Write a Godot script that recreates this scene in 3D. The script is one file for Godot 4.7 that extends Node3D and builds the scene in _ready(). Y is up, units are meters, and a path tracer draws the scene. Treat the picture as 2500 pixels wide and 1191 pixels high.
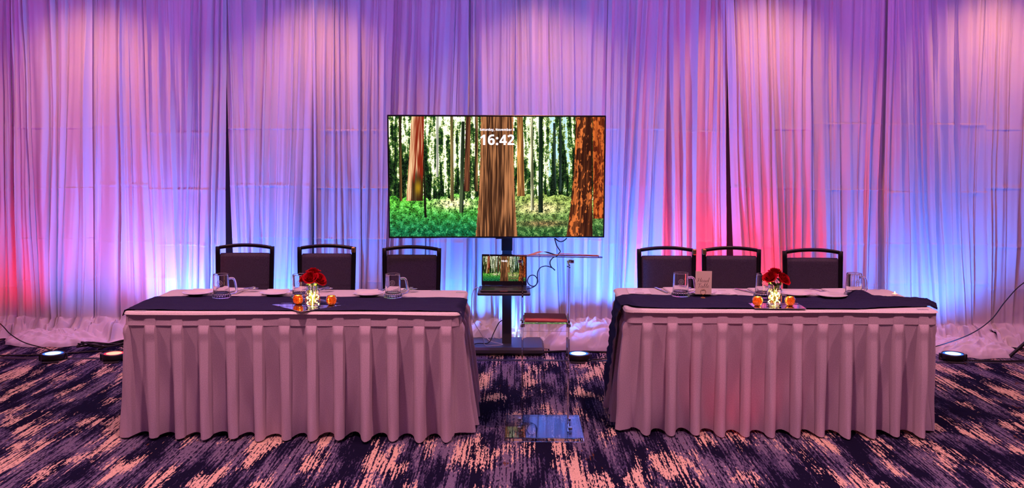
extends Node3D
# A head table stage at a banquet: two skirted tables, six chairs, a screen on a stand, an acrylic
# lectern, and a white pipe-and-drape wall lit by LED floor lights.

const TOP := 0.745          # height of the cloth on the tables
var M := {}                 # materials
var noise := FastNoiseLite.new()
var used := {}


# ------------------------------------------------------------------ mesh collector
class Geo:
	var v := PackedVector3Array()
	var n := PackedVector3Array()
	var uv := PackedVector2Array()
	var ix := PackedInt32Array()

	func grid(rows: int, cols: int, fn: Callable, close_u := false, flip := false) -> Geo:
		var base := v.size()
		var P := PackedVector3Array()
		P.resize(rows * cols)
		for i in rows:
			for j in cols:
				P[i * cols + j] = fn.call(i, j)
		for i in rows:
			for j in cols:
				var ja := j - 1
				var jb := j + 1
				if close_u:
					if j == 0 or j == cols - 1:
						ja = cols - 2
						jb = 1
				else:
					ja = maxi(ja, 0)
					jb = mini(jb, cols - 1)
				var du := P[i * cols + jb] - P[i * cols + ja]
				var dv := P[mini(i + 1, rows - 1) * cols + j] - P[maxi(i - 1, 0) * cols + j]
				var nn := du.cross(dv)
				if nn.length_squared() < 1e-16:
					nn = P[mini(i + 1, rows - 1) * cols + jb] - P[mini(i + 1, rows - 1) * cols + ja]
					nn = nn.cross(dv)
				if nn.length_squared() < 1e-18:
					nn = Vector3.UP
				nn = nn.normalized()
				v.append(P[i * cols + j])
				n.append(-nn if flip else nn)
				uv.append(Vector2(float(j) / (cols - 1), float(i) / (rows - 1)))
		for i in rows - 1:
			for j in cols - 1:
				var a := base + i * cols + j
				var b := a + cols
				if flip:
					ix.append_array([a, a + 1, b, a + 1, b + 1, b])
				else:
					ix.append_array([a, b, a + 1, a + 1, b, b + 1])
		return self

	func face(pts: Array, mid: Vector3) -> void:
		# a flat convex face turned away from mid
		var a: Vector3 = pts[0]
		var nn: Vector3 = (a - pts[2]).cross(a - pts[1]).normalized()
		var c := Vector3.ZERO
		for p in pts:
			c += p
		c /= pts.size()
		var turn := nn.dot(c - mid) < 0
		if turn:
			nn = -nn
		var b := v.size()
		for p in pts:
			v.append(p)
			n.append(nn)
			uv.append(Vector2(p.x, p.z))
		for k in pts.size() - 2:
			if turn:
				ix.append_array([b, b + k + 2, b + k + 1])
			else:
				ix.append_array([b, b + k + 1, b + k + 2])

	func box(c: Vector3, s: Vector3, ch := 0.003, t := Transform3D()) -> Geo:
		var h := s / 2.0
		ch = minf(ch, minf(h.x, minf(h.y, h.z)) * 0.9)
		var mid := t * c
		var P := func(sx: int, sy: int, sz: int, ax: int):
			var q := Vector3(sx * h.x, sy * h.y, sz * h.z)
			for k in 3:
				if k != ax:
					q[k] -= [sx, sy, sz][k] * ch
			return t * (c + q)
		for s1 in [-1, 1]:
			face([P.call(s1, -1, -1, 0), P.call(s1, 1, -1, 0), P.call(s1, 1, 1, 0), P.call(s1, -1, 1, 0)], mid)
			face([P.call(-1, s1, -1, 1), P.call(1, s1, -1, 1), P.call(1, s1, 1, 1), P.call(-1, s1, 1, 1)], mid)
			face([P.call(-1, -1, s1, 2), P.call(1, -1, s1, 2), P.call(1, 1, s1, 2), P.call(-1, 1, s1, 2)], mid)
			for s2 in [-1, 1]:
				face([P.call(s1, s2, -1, 0), P.call(s1, s2, 1, 0), P.call(s1, s2, 1, 1), P.call(s1, s2, -1, 1)], mid)
				face([P.call(s1, -1, s2, 0), P.call(s1, 1, s2, 0), P.call(s1, 1, s2, 2), P.call(s1, -1, s2, 2)], mid)
				face([P.call(-1, s1, s2, 1), P.call(1, s1, s2, 1), P.call(1, s1, s2, 2), P.call(-1, s1, s2, 2)], mid)
				for s3 in [-1, 1]:
					face([P.call(s1, s2, s3, 0), P.call(s1, s2, s3, 1), P.call(s1, s2, s3, 2)], mid)
		return self

	func lathe(prof: Array, c := Vector3.ZERO, seg := 32, flute := 0.0, lobes := 24, flute_to := 0) -> Geo:
		# prof: Vector2(radius, y), outside listed from the bottom up
		return grid(prof.size(), seg + 1, func(i: int, j: int):
			var a := -TAU * j / seg
			var r: float = prof[i].x
			if i < flute_to:
				r *= 1.0 + flute * cos(a * lobes)
			return c + Vector3(r * cos(a), prof[i].y, r * sin(a)), true)

	func tube(pts: Array, r: float, seg := 8, smooth := 6, flat := 1.0) -> Geo:
		var q: Array = []
		if smooth > 1 and pts.size() > 2:
			for i in pts.size() - 1:
				var p0: Vector3 = pts[maxi(i - 1, 0)]
				var p3: Vector3 = pts[mini(i + 2, pts.size() - 1)]
				for k in smooth:
					q.append((pts[i] as Vector3).cubic_interpolate(pts[i + 1], p0, p3, float(k) / smooth))
			q.append(pts[-1])
		else:
			q = pts.duplicate()
		var T: Array = []
		for i in q.size():
			T.append((q[mini(i + 1, q.size() - 1)] - q[maxi(i - 1, 0)]).normalized())
		var X: Vector3 = (T[0] as Vector3).cross(Vector3.UP)
		if X.length() < 0.05:
			X = (T[0] as Vector3).cross(Vector3.BACK)
		X = X.normalized()
		var F: Array = []
		for i in q.size():
			X = (X - T[i] * X.dot(T[i])).normalized()
			F.append([X, (T[i] as Vector3).cross(X)])
		var N := q.size()
		return grid(N + 2, seg + 1, func(i: int, j: int):
			var k := clampi(i - 1, 0, N - 1)
			var rr := 0.0 if i == 0 or i == N + 1 else r
			var a := TAU * j / seg
			return q[k] + F[k][0] * cos(a) * rr + F[k][1] * sin(a) * rr * flat, true)

	func mesh() -> ArrayMesh:
		var a := []
		a.resize(Mesh.ARRAY_MAX)
		a[Mesh.ARRAY_VERTEX] = v
		a[Mesh.ARRAY_NORMAL] = n
		a[Mesh.ARRAY_TEX_UV] = uv
		a[Mesh.ARRAY_INDEX] = ix
		var m := ArrayMesh.new()
		m.add_surface_from_arrays(Mesh.PRIMITIVE_TRIANGLES, a)
		return m


# ------------------------------------------------------------------ nodes
func numbered(called: String) -> String:
	var k: int = used.get(called, -1) + 1
	used[called] = k
	return called if k == 0 else "%s_%03d" % [called, k]


func tag(o: Node3D, label := "", category := "", group := "", kind := "") -> Node3D:
	if label: o.set_meta("label", label)
	if category: o.set_meta("category", category)
	if group: o.set_meta("group", group)
	if kind: o.set_meta("kind", kind)
	return o


func thing(called: String, label: String, category: String, at := Vector3.ZERO, turn := 0.0, group := "") -> Node3D:
	var o := Node3D.new()
	o.name = numbered(called)
	add_child(o)
	o.position = at
	o.rotation.y = turn
	tag(o, label, category, group)
	return o


func put(called: String, g, m: Material, parent: Node3D = self) -> MeshInstance3D:
	var o := MeshInstance3D.new()
	o.name = numbered(called) if parent == self else called
	o.mesh = g.mesh() if g is Geo else g
	o.material_override = m
	parent.add_child(o, true)
	return o


func struct(called: String, g: Geo, m: Material) -> MeshInstance3D:
	var o := put(called, g, m)
	o.set_meta("kind", "structure")
	return o


func copy(src: Node3D, label: String, at: Vector3, turn := 0.0) -> Node3D:
	var o: Node3D = src.duplicate()
	o.name = numbered(String(src.name).rstrip("0123456789").trim_suffix("_"))
	add_child(o)
	o.position = at
	o.rotation.y = turn
	o.set_meta("label", label)
	return o


# ------------------------------------------------------------------ materials
func lin(r: float, g: float, b: float, a := 1.0) -> Color:
	return Color(r, g, b, a).linear_to_srgb()


func mat(called: String, c: Color, rough := 0.6, metal := 0.0) -> StandardMaterial3D:
	var m := StandardMaterial3D.new()
	m.resource_name = called
	m.albedo_color = c
	m.roughness = rough
	m.metallic = metal
	M[called] = m
	return m


func cloth(called: String, c: Color, back := 0.0, bump := 0.0, scale := 40.0) -> StandardMaterial3D:
	var m := mat(called, c, 0.85)
	m.metallic_specular = 0.2
	if back > 0.0:
		m.backlight_enabled = true
		m.backlight = Color(back, back, back).linear_to_srgb()
	if bump > 0.0:
		var t := NoiseTexture2D.new()
		t.width = 512
		t.height = 512
		t.seamless = true
		var f := FastNoiseLite.new()
		f.seed = 5
		f.frequency = 0.12
		f.fractal_octaves = 3
		t.noise = f
		m.heightmap_enabled = true
		m.heightmap_texture = t
		m.heightmap_scale = bump
		m.uv1_triplanar = true
		m.uv1_scale = Vector3.ONE * scale / 10.0
	return m


func glow(called: String, c: Color, e: float) -> StandardMaterial3D:
	var m := mat(called, c, 0.5)
	m.emission_enabled = true
	m.emission = c
	m.emission_energy_multiplier = e
	return m


func glass(called: String, tint := Color(1, 1, 1, 0.0), r := 0.0) -> StandardMaterial3D:
	var m := mat(called, tint, r)
	m.refraction_enabled = true
	m.refraction_scale = 0.05
	m.transparency = BaseMaterial3D.TRANSPARENCY_ALPHA
	return m


func pattern(called: String, stops: Array, freq: float, scale: float, rough := 0.8, oct := 3) -> StandardMaterial3D:
	var m := mat(called, Color.WHITE, rough)
	var t := NoiseTexture2D.new()
	t.width = 512
	t.height = 512
	t.seamless = true
	var f := FastNoiseLite.new()
	f.seed = called.length()
	f.frequency = freq
	f.fractal_octaves = oct
	t.noise = f
	var g := Gradient.new()
	g.offsets = PackedFloat32Array(stops.map(func(s): return s[0]))
	g.colors = PackedColorArray(stops.map(func(s): return s[1]))
	t.color_ramp = g
	m.albedo_texture = t
	m.uv1_triplanar = true
	m.uv1_scale = Vector3.ONE * scale
	return m


func noise_bytes(seed: int, freq: float, w: int, h: int, w2: int, h2: int, oct := 4) -> PackedByteArray:
	var f := FastNoiseLite.new()
	f.seed = seed
	f.noise_type = FastNoiseLite.TYPE_SIMPLEX_SMOOTH
	f.frequency = freq
	f.fractal_octaves = oct
	var im := f.get_image(w, h)
	im.convert(Image.FORMAT_L8)
	if w != w2 or h != h2:
		im.resize(w2, h2, Image.INTERPOLATE_CUBIC)
	return im.get_data()


func textured(called: String, im: Image, rough := 0.8) -> StandardMaterial3D:
	var m := mat(called, Color.WHITE, rough)
	im.generate_mipmaps()
	m.albedo_texture = ImageTexture.create_from_image(im)
	return m


func seamless_bytes(seed: int, freq: float, w: int, h: int, w2: int, h2: int, oct := 4) -> PackedByteArray:
	var f := FastNoiseLite.new()
	f.seed = seed
	f.noise_type = FastNoiseLite.TYPE_SIMPLEX_SMOOTH
	f.frequency = freq
	f.fractal_octaves = oct
	var im := f.get_seamless_image(w, h)
	im.convert(Image.FORMAT_L8)
	if w != w2 or h != h2:
		im.resize(w2, h2, Image.INTERPOLATE_CUBIC)
	return im.get_data()


func carpet_image() -> Image:
	var W := 2048                                                # 5.6 m across
	var H := 1400                                                # 4.6 m along z
	var patch := seamless_bytes(11, 0.022, 1024, 260, W, H, 4)   # light patches, long in z
	var streak := seamless_bytes(12, 0.15, 2048, 48, W, H, 2)    # thin lines along z
	var fine := seamless_bytes(13, 0.30, 2048, 300, W, H, 2)     # broken edges
	var tone := seamless_bytes(14, 0.024, 1024, 220, W, H, 4)
	var rust := seamless_bytes(15, 0.034, 1024, 400, W, H, 2)
	var rng := RandomNumberGenerator.new()
	rng.seed = 77
	var out := PackedByteArray()
	out.resize(W * H * 3)
	var navy := Vector3(20, 19, 40)
	var slate := Vector3(60, 56, 82)
	var grey := Vector3(102, 96, 116)
	var sand := Vector3(196, 172, 146)
	var rusty := Vector3(88, 54, 38)
	for i in W * H:
		var s := streak[i] / 255.0 - 0.5
		var f := fine[i] / 255.0 - 0.5
		var e := s * 0.42 + f * 0.40
		var p := patch[i] / 255.0 + e
		var t := tone[i] / 255.0 + e * 1.2
		var c := navy
		if t > 0.46:
			c = slate
		if t > 0.62:
			c = grey
		if rust[i] / 255.0 + e * 0.9 > 0.96:
			c = rusty
		if p > 0.665:
			c = sand
		if s + f * 0.7 < -0.16:                                  # the dark lines that run through every colour
			c = c.lerp(navy, 0.85)
		c *= rng.randf_range(0.86, 1.12)
		out[i * 3] = int(c.x)
		out[i * 3 + 1] = int(c.y)
		out[i * 3 + 2] = int(c.z)
	return Image.create_from_data(W, H, false, Image.FORMAT_RGB8, out)


func forest_image() -> Image:
	var W := 1072
	var H := 600
	var a := noise_bytes(21, 0.030, W, H, W, H, 5)
	var b := noise_bytes(22, 0.11, W, H, W, H, 5)
	var stem := noise_bytes(23, 0.035, W, 70, W, H, 3)
	var c := noise_bytes(24, 0.012, W, H, W, H, 3)
	var out := PackedByteArray()
	out.resize(W * H * 3)
	for y in H:
		var vv := float(y) / H
		for x in W:
			var i := y * W + x
			var u := float(x) / W
			var na := a[i] / 255.0
			var nb := b[i] / 255.0
			var ns := stem[i] / 255.0
			var nc := c[i] / 255.0
			var bright := exp(-pow((u - 0.30) / 0.13, 2)) + exp(-pow((u - 0.66) / 0.10, 2))
			var col: Vector3
			if vv < 0.66 + (nc - 0.5) * 0.1:
				var leafy := na * 0.40 + nb * 0.42 + 0.09 - bright * 0.15 + vv * 0.36 + (ns - 0.5) * 0.75
				if leafy < 0.42:
					col = Vector3(1.0, 1.0, 0.93)
				elif leafy < 0.48:
					col = Vector3(0.95, 0.95, 0.60).lerp(Vector3(0.60, 0.70, 0.32), nb)
				elif leafy < 0.56:
					col = Vector3(0.42, 0.53, 0.20).lerp(Vector3(0.24, 0.42, 0.22), na)
				elif leafy < 0.68:
					col = Vector3(0.16, 0.30, 0.13)
				else:
					col = Vector3(0.05, 0.10, 0.06).lerp(Vector3(0.10, 0.17, 0.09), clampf((nb - 0.5) * 5.0, 0, 1))
				if u > 0.74 and u < 0.84 and leafy < 0.40:
					col = Vector3(0.74, 0.91, 0.96)
				col += Vector3.ONE * (nb - 0.5) * 0.25
			else:
				var g := (na - 0.5) * 1.8 + (nb - 0.5) * 0.7
				var lowr := clampf((vv - 0.70) / 0.3, 0, 1)
				if u < 0.46:
					col = Vector3(0.36, 0.74, 0.22).lerp(Vector3(0.06, 0.42, 0.26), clampf(lowr * 1.3 - 0.1 + g * 0.5, 0, 1))
					col = col.lerp(Vector3(1.0, 0.97, 0.72), clampf(exp(-pow((u - 0.30) / 0.10, 2) - pow((vv - 0.72) / 0.05, 2)) * 1.2 + g * 0.2, 0, 1))
				else:
					col = Vector3(0.62, 0.70, 0.34).lerp(Vector3(0.20, 0.40, 0.20), clampf(lowr * 1.2 + g * 0.6, 0, 1))
					col = col.lerp(Vector3(1.0, 0.90, 0.66), clampf(exp(-pow((u - 0.70) / 0.10, 2) - pow((vv - 0.76) / 0.05, 2)) + g * 0.3, 0, 1))
					col = col.lerp(Vector3(0.62, 0.45, 0.32), clampf(exp(-pow((u - 0.72) / 0.12, 2) - pow((vv - 0.89) / 0.03, 2)) * 0.8 + g * 0.2, 0, 1))
				col *= 1.0 + g * 0.7
				if nb > 0.58:
					col = col.lerp(Vector3(0.70, 0.92, 0.38), minf(0.5, (nb - 0.58) * 5.0) * (1.0 - lowr * 0.6) * smoothstep(0.42, 0.62, na))
				elif nb < 0.43:
					col = col.lerp(Vector3(0.02, 0.15, 0.09), minf(0.6, (0.43 - nb) * 6.0) * (0.4 + smoothstep(0.6, 0.4, na)))
			out[i * 3] = int(clampf(col.x, 0, 1) * 255)
			out[i * 3 + 1] = int(clampf(col.y, 0, 1) * 255)
			out[i * 3 + 2] = int(clampf(col.z, 0, 1) * 255)
	# trunks: u top, u foot, width top, width foot, v top, v foot, lit colour, shade colour, lit side
	var T := [
		[0.225, 0.222, 0.010, 0.010, 0.0, 0.50, Vector3(0.96, 0.93, 0.85), Vector3(0.6, 0.6, 0.55), -1],
		[0.052, 0.052, 0.010, 0.012, 0.0, 0.70, Vector3(0.42, 0.30, 0.16), Vector3(0.08, 0.07, 0.05), 1],
		[0.405, 0.403, 0.012, 0.014, 0.0, 0.62, Vector3(0.60, 0.44, 0.25), Vector3(0.2, 0.14, 0.1), 1],
		[0.367, 0.358, 0.020, 0.026, 0.0, 0.62, Vector3(0.48, 0.28, 0.18), Vector3(0.20, 0.10, 0.08), 1],
		[0.606, 0.612, 0.026, 0.034, 0.0, 0.66, Vector3(0.93, 0.66, 0.36), Vector3(0.42, 0.26, 0.14), -1],
		[0.660, 0.666, 0.010, 0.015, 0.0, 0.78, Vector3(0.95, 0.92, 0.75), Vector3(0.35, 0.36, 0.25), -1],
		[0.766, 0.770, 0.010, 0.012, 0.05, 0.60, Vector3(0.22, 0.30, 0.26), Vector3(0.08, 0.13, 0.1), 1],
		[0.793, 0.796, 0.010, 0.012, 0.0, 0.62, Vector3(0.22, 0.30, 0.28), Vector3(0.08, 0.13, 0.1), 1],
		[0.290, 0.291, 0.012, 0.015, 0.0, 0.70, Vector3(0.72, 0.60, 0.36), Vector3(0.34, 0.30, 0.18), -1],
		[0.343, 0.333, 0.014, 0.019, 0.04, 0.80, Vector3(0.30, 0.36, 0.24), Vector3(0.10, 0.14, 0.09), -1],
		[0.702, 0.705, 0.016, 0.021, 0.0, 0.80, Vector3(0.16, 0.26, 0.17), Vector3(0.06, 0.12, 0.08), -1],
		[0.134, 0.116, 0.056, 0.076, 0.0, 0.70, Vector3(0.98, 0.82, 0.62), Vector3(0.52, 0.15, 0.08), -1],
		[0.160, 0.166, 0.006, 0.010, 0.36, 0.84, Vector3(0.14, 0.14, 0.09), Vector3(0.05, 0.06, 0.04), 1],
		[0.972, 0.980, 0.056, 0.052, 0.0, 0.85, Vector3(0.86, 0.42, 0.18), Vector3(0.34, 0.12, 0.06), 0],
		[0.904, 0.889, 0.076, 0.124, 0.0, 1.0, Vector3(0.88, 0.46, 0.22), Vector3(0.20, 0.09, 0.06), -2],
		[0.500, 0.498, 0.150, 0.196, 0.0, 1.0, Vector3(0.72, 0.47, 0.30), Vector3(0.24, 0.14, 0.09), 2],
	]
	for t in T:
		for y in range(int(t[4] * H), int(t[5] * H)):
			var vv := float(y) / H
			var k: float = pow((vv - t[4]) / (t[5] - t[4]), 2.2 if t[3] > 0.1 else 1.0)
			var mid: float = lerpf(t[0], t[1], k)
			var hw: float = lerpf(t[2], t[3], k) / 2 * (1.0 + 0.05 * noise.get_noise_1d(y * 9.0 + t[0] * 5000.0))
			for x in range(maxi(0, int((mid - hw) * W)), mini(W, int((mid + hw) * W) + 1)):
				var i := y * W + x
				var q := (float(x) / W - mid) / hw
				var lines := noise.get_noise_2d(q * hw * 2600.0, vv * 70.0 + t[0] * 900.0) * 0.8 + noise.get_noise_2d(q * hw * 7000.0, vv * 160.0 + t[0] * 700.0) * 0.7
				var blot := 0.5 + 0.45 * noise.get_noise_2d(q * hw * 1500.0 + 60.0, vv * 330.0 + t[0] * 300.0) + 0.25 * noise.get_noise_2d(q * hw * 5000.0, vv * 1100.0)
				var lit := 0.45 + lines * 1.1
				match int(t[8]):
					-1: lit += -q * 0.6 - 0.15
					1: lit += q * 0.5
					2: lit += pow(absf(q), 3) * 0.85 - 0.14 - vv * 0.22 + (0.25 if q > 0.3 and q < 0.75 else 0.0)
					-2: lit = smoothstep(0.50, 0.62, blot - q * 0.10 - (0.0 if vv > 0.55 and vv < 0.75 else 0.06) - (0.12 if vv > 0.8 and q > 0.0 else 0.0)) * 0.75 - q * 0.12 + 0.12 + lines * 0.5
					0: lit = smoothstep(0.42, 0.56, blot) * 0.75 + 0.1 + lines * 0.5
				var col: Vector3 = (t[7] as Vector3).lerp(t[6], clampf(lit, 0, 1))
				if t[0] == 0.134:
					var shade := smoothstep(0.46, 0.54, vv + lines * 0.08) * smoothstep(-0.6, -0.3, q)
					col = col.lerp(Vector3(0.13, 0.11, 0.06), shade * 0.8)
					col = col.lerp(Vector3(0.72, 0.56, 0.10), exp(-pow((q - 0.35) / 0.4, 2) - pow((vv - 0.59) / 0.06, 2)) * clampf(0.8 + lines * 0.6, 0, 1))
				out[i * 3] = int(clampf(col.x, 0, 1) * 255)
				out[i * 3 + 1] = int(clampf(col.y, 0, 1) * 255)
				out[i * 3 + 2] = int(clampf(col.z, 0, 1) * 255)
	return Image.create_from_data(W, H, false, Image.FORMAT_RGB8, out)


func stroke(im: Image, pts: Array, s: float, r: float, c: Color) -> void:
	for i in pts.size() - 1:
		var p0: Vector2 = pts[maxi(i - 1, 0)]
		var p3: Vector2 = pts[mini(i + 2, pts.size() - 1)]
		for k in 24:
			var p := (pts[i] as Vector2).cubic_interpolate(pts[i + 1], p0, p3, k / 24.0) * s
			var thick: float = r * (0.7 + 0.5 * clampf((pts[i + 1].y - pts[i].y) / 12.0, -0.4, 1.0))
			for y in range(int(p.y - thick), int(p.y + thick) + 2):
				for x in range(int(p.x - thick), int(p.x + thick) + 2):
					if x >= 0 and y >= 0 and x < im.get_width() and y < im.get_height() and Vector2(x, y).distance_to(p) <= thick:
						im.set_pixel(x, y, c)


func card_image() -> Image:
	var im := Image.create(300, 450, false, Image.FORMAT_RGB8)
	im.fill(Color(0.86, 0.80, 0.74))
	var ink := Color(0.20, 0.10, 0.12)
	var V := func(a: Array) -> Array:
		var o := []
		for i in range(0, a.size(), 2):
			o.append(Vector2(a[i], a[i + 1]))
		return o
	for s in [
		[12, 53, 16, 49, 21, 46, 19, 57, 14, 72], [36, 45, 32, 58, 28, 71, 31, 72], [13, 61, 22, 59, 34, 58],
		[37, 67, 43, 65, 46, 61, 43, 58, 39, 61, 37, 68, 41, 72, 48, 68],
		[60, 60, 55, 59, 50, 65, 51, 71, 56, 70, 61, 61, 59, 70, 63, 71, 66, 68],
		[77, 60, 72, 59, 67, 65, 68, 71, 73, 70, 79, 60, 85, 43, 80, 60, 77, 70, 81, 71],
		[13, 86, 18, 82, 26, 82, 38, 82], [28, 83, 25, 95, 21, 107, 19, 108],
		[43, 96, 38, 95, 33, 101, 34, 107, 39, 106, 44, 97, 42, 106, 46, 107, 50, 102],
		[50, 102, 58, 90, 62, 80, 58, 82, 54, 96, 53, 106, 58, 107, 62, 101, 60, 96, 56, 97],
		[64, 102, 71, 90, 75, 80, 71, 82, 67, 96, 66, 106, 70, 107, 74, 103],
		[74, 103, 80, 100, 83, 96, 80, 93, 76, 97, 75, 104, 79, 107, 86, 103],
	]:
		stroke(im, V.call(s), 3.0, 3.0, ink)
	return im


func menu_image() -> Image:
	var im := Image.create(144, 200, false, Image.FORMAT_RGB8)
	im.fill(Color(0.90, 0.88, 0.86))
	var ink := Color(0.28, 0.24, 0.27)
	var rng := RandomNumberGenerator.new()
	rng.seed = 3
	for k in 3:                                   # a heading too small to read: word-like marks
		var x := 46
		while x < 96:
			var w := rng.randi_range(3, 7)
			im.fill_rect(Rect2i(x, 30 + k * 5, w, 3), ink)
			x += w + 2
	for k in 5:
		var x2 := 36
		while x2 < 108:
			var w2 := rng.randi_range(3, 9)
			im.fill_rect(Rect2i(x2, 62 + k * 12, w2, 1), Color(0.55, 0.5, 0.52))
			x2 += w2 + 3
	for a in 360:                                 # round emblem
		for r in [27.0, 26.0, 18.0]:
			var p: Vector2 = Vector2(72, 158) + Vector2.from_angle(deg_to_rad(a)) * r
			im.set_pixel(int(p.x), int(p.y), ink)
			im.set_pixel(int(p.x) + 1, int(p.y), ink)
	for k in 40:
		im.fill_rect(Rect2i(62 + k % 5 * 4 + k % 3, 148 + k / 5 * 3, 2, 2), ink)
	return im


func build_materials() -> void:
	textured("carpet", carpet_image(), 0.95).metallic_specular = 0.1
	var bump := NoiseTexture2D.new()
	bump.width = 256
	bump.height = 256
	bump.seamless = true
	var bf := FastNoiseLite.new()
	bf.frequency = 0.2
	bump.noise = bf
	M.carpet.heightmap_enabled = true
	M.carpet.heightmap_texture = null
	M.carpet.heightmap_enabled = false
	mat("dark_wall", lin(0.10, 0.085, 0.09), 0.8)
	mat("room_wall", lin(0.30, 0.26, 0.25), 0.9)
	mat("ceiling_paint", lin(0.55, 0.52, 0.50), 0.9)
	mat("dark_seam", lin(0.012, 0.011, 0.014), 0.7)
	cloth("voile", lin(0.80, 0.76, 0.78), 0.34)
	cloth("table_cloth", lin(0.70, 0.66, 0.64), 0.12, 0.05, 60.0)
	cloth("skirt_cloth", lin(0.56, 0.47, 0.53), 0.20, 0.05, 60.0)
	for called in ["table_cloth", "skirt_cloth"]:
		var c: Color = M[called].albedo_color
		var light := Color(c.r * 1.04, c.g * 1.04, c.b * 1.04)
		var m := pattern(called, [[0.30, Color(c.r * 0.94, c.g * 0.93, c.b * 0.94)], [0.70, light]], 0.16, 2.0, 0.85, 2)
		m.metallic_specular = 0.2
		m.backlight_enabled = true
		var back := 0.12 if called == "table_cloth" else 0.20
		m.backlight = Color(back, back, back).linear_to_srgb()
	cloth("navy_cloth", lin(0.024, 0.021, 0.062), 0.0, 0.25, 25.0)
	pattern("heather", [[0.30, lin(0.012, 0.010, 0.014)], [0.52, lin(0.035, 0.03, 0.04)], [0.72, lin(0.24, 0.21, 0.25)]], 0.25, 2.6, 0.9, 2)
	mat("black_frame", lin(0.006, 0.006, 0.007), 0.35, 0.3)
	mat("brass_wear", lin(0.30, 0.19, 0.05), 0.45, 0.7)
	mat("black_plastic", lin(0.010, 0.010, 0.011), 0.4)
	mat("black_rubber", lin(0.006, 0.006, 0.007), 0.6)
	mat("stand_metal", lin(0.055, 0.058, 0.066), 0.42, 0.1)
	mat("chrome", lin(0.75, 0.74, 0.72), 0.12, 1.0)
	mat("steel", lin(0.62, 0.60, 0.58), 0.22, 1.0)
	mat("space_grey", lin(0.035, 0.034, 0.036), 0.4, 0.6)
	mat("china", lin(0.78, 0.74, 0.70), 0.15)
	mat("paper", lin(0.74, 0.70, 0.68), 0.7)
	mat("napkin_cloth", lin(0.74, 0.68, 0.66), 0.9)
	mat("mirror", lin(0.86, 0.86, 0.88), 0.02, 1.0)
	mat("gold", lin(0.80, 0.46, 0.10), 0.2, 1.0)
	mat("leaf", lin(0.07, 0.13, 0.03), 0.5)
	var petal := mat("petal", lin(0.33, 0.003, 0.009), 0.7)
	petal.backlight_enabled = true
	petal.backlight = lin(0.22, 0.002, 0.004)
	petal.metallic_specular = 0.15
	mat("red_card", lin(0.34, 0.06, 0.055), 0.7)
	mat("tan_card", lin(0.46, 0.20, 0.13), 0.6)
	mat("white_plastic", lin(0.72, 0.70, 0.68), 0.4)
	mat("white_cable", lin(0.6, 0.6, 0.62), 0.5)
	mat("wax", lin(0.8, 0.75, 0.68), 0.5)
	glass("clear_glass")
	glass("acrylic", Color(0.97, 0.98, 1.0, 0.0))
	var cp := mat("clip_plastic", Color(0.9, 0.9, 0.95, 0.25), 0.1)
	cp.transparency = BaseMaterial3D.TRANSPARENCY_ALPHA
	var etch := mat("etch", lin(0.5, 0.5, 0.52, 0.45), 0.6)
	etch.transparency = BaseMaterial3D.TRANSPARENCY_ALPHA
	textured("card_print", card_image(), 0.6)
	textured("menu_print", menu_image(), 0.6)
	var fi := forest_image()
	fi.generate_mipmaps()
	var ft := ImageTexture.create_from_image(fi)
	for k in 2:
		var s := mat(["tv_picture", "laptop_picture"][k], Color.BLACK, 0.15)
		s.emission_enabled = true
		s.emission_texture = ft
		s.emission = Color.BLACK
		s.emission_energy_multiplier = [1.15, 0.8][k]
	glow("screen_text", Color.WHITE, 1.3)
	glow("fairy_glow", lin(1.0, 0.66, 0.16), 14.0)
	glow("flame_glow", lin(1.0, 0.55, 0.15), 5.0)
	glow("led_blue", lin(0.40, 0.80, 1.0), 2.6)
	glow("led_red", lin(1.0, 0.34, 0.16), 1.7)
	glow("led_blue_rim", lin(0.02, 0.16, 1.0), 1.6)
	glow("led_red_rim", lin(1.0, 0.02, 0.03), 1.2)
	glow("down_glow", lin(1.0, 0.62, 0.5), 4.0)
	# mercury glass: gold foil with worn gaps, over glass
	var mg := pattern("mercury_glass", [[0.30, lin(0.32, 0.12, 0.012)], [0.44, lin(0.82, 0.40, 0.04)], [0.55, lin(1.0, 0.66, 0.11)], [0.66, lin(1.0, 0.88, 0.42)]], 0.035, 8.0, 0.12, 4)
	mg.metallic = 0.75
	mg.backlight_enabled = true
	mg.backlight = lin(1.0, 0.66, 0.12)


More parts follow.
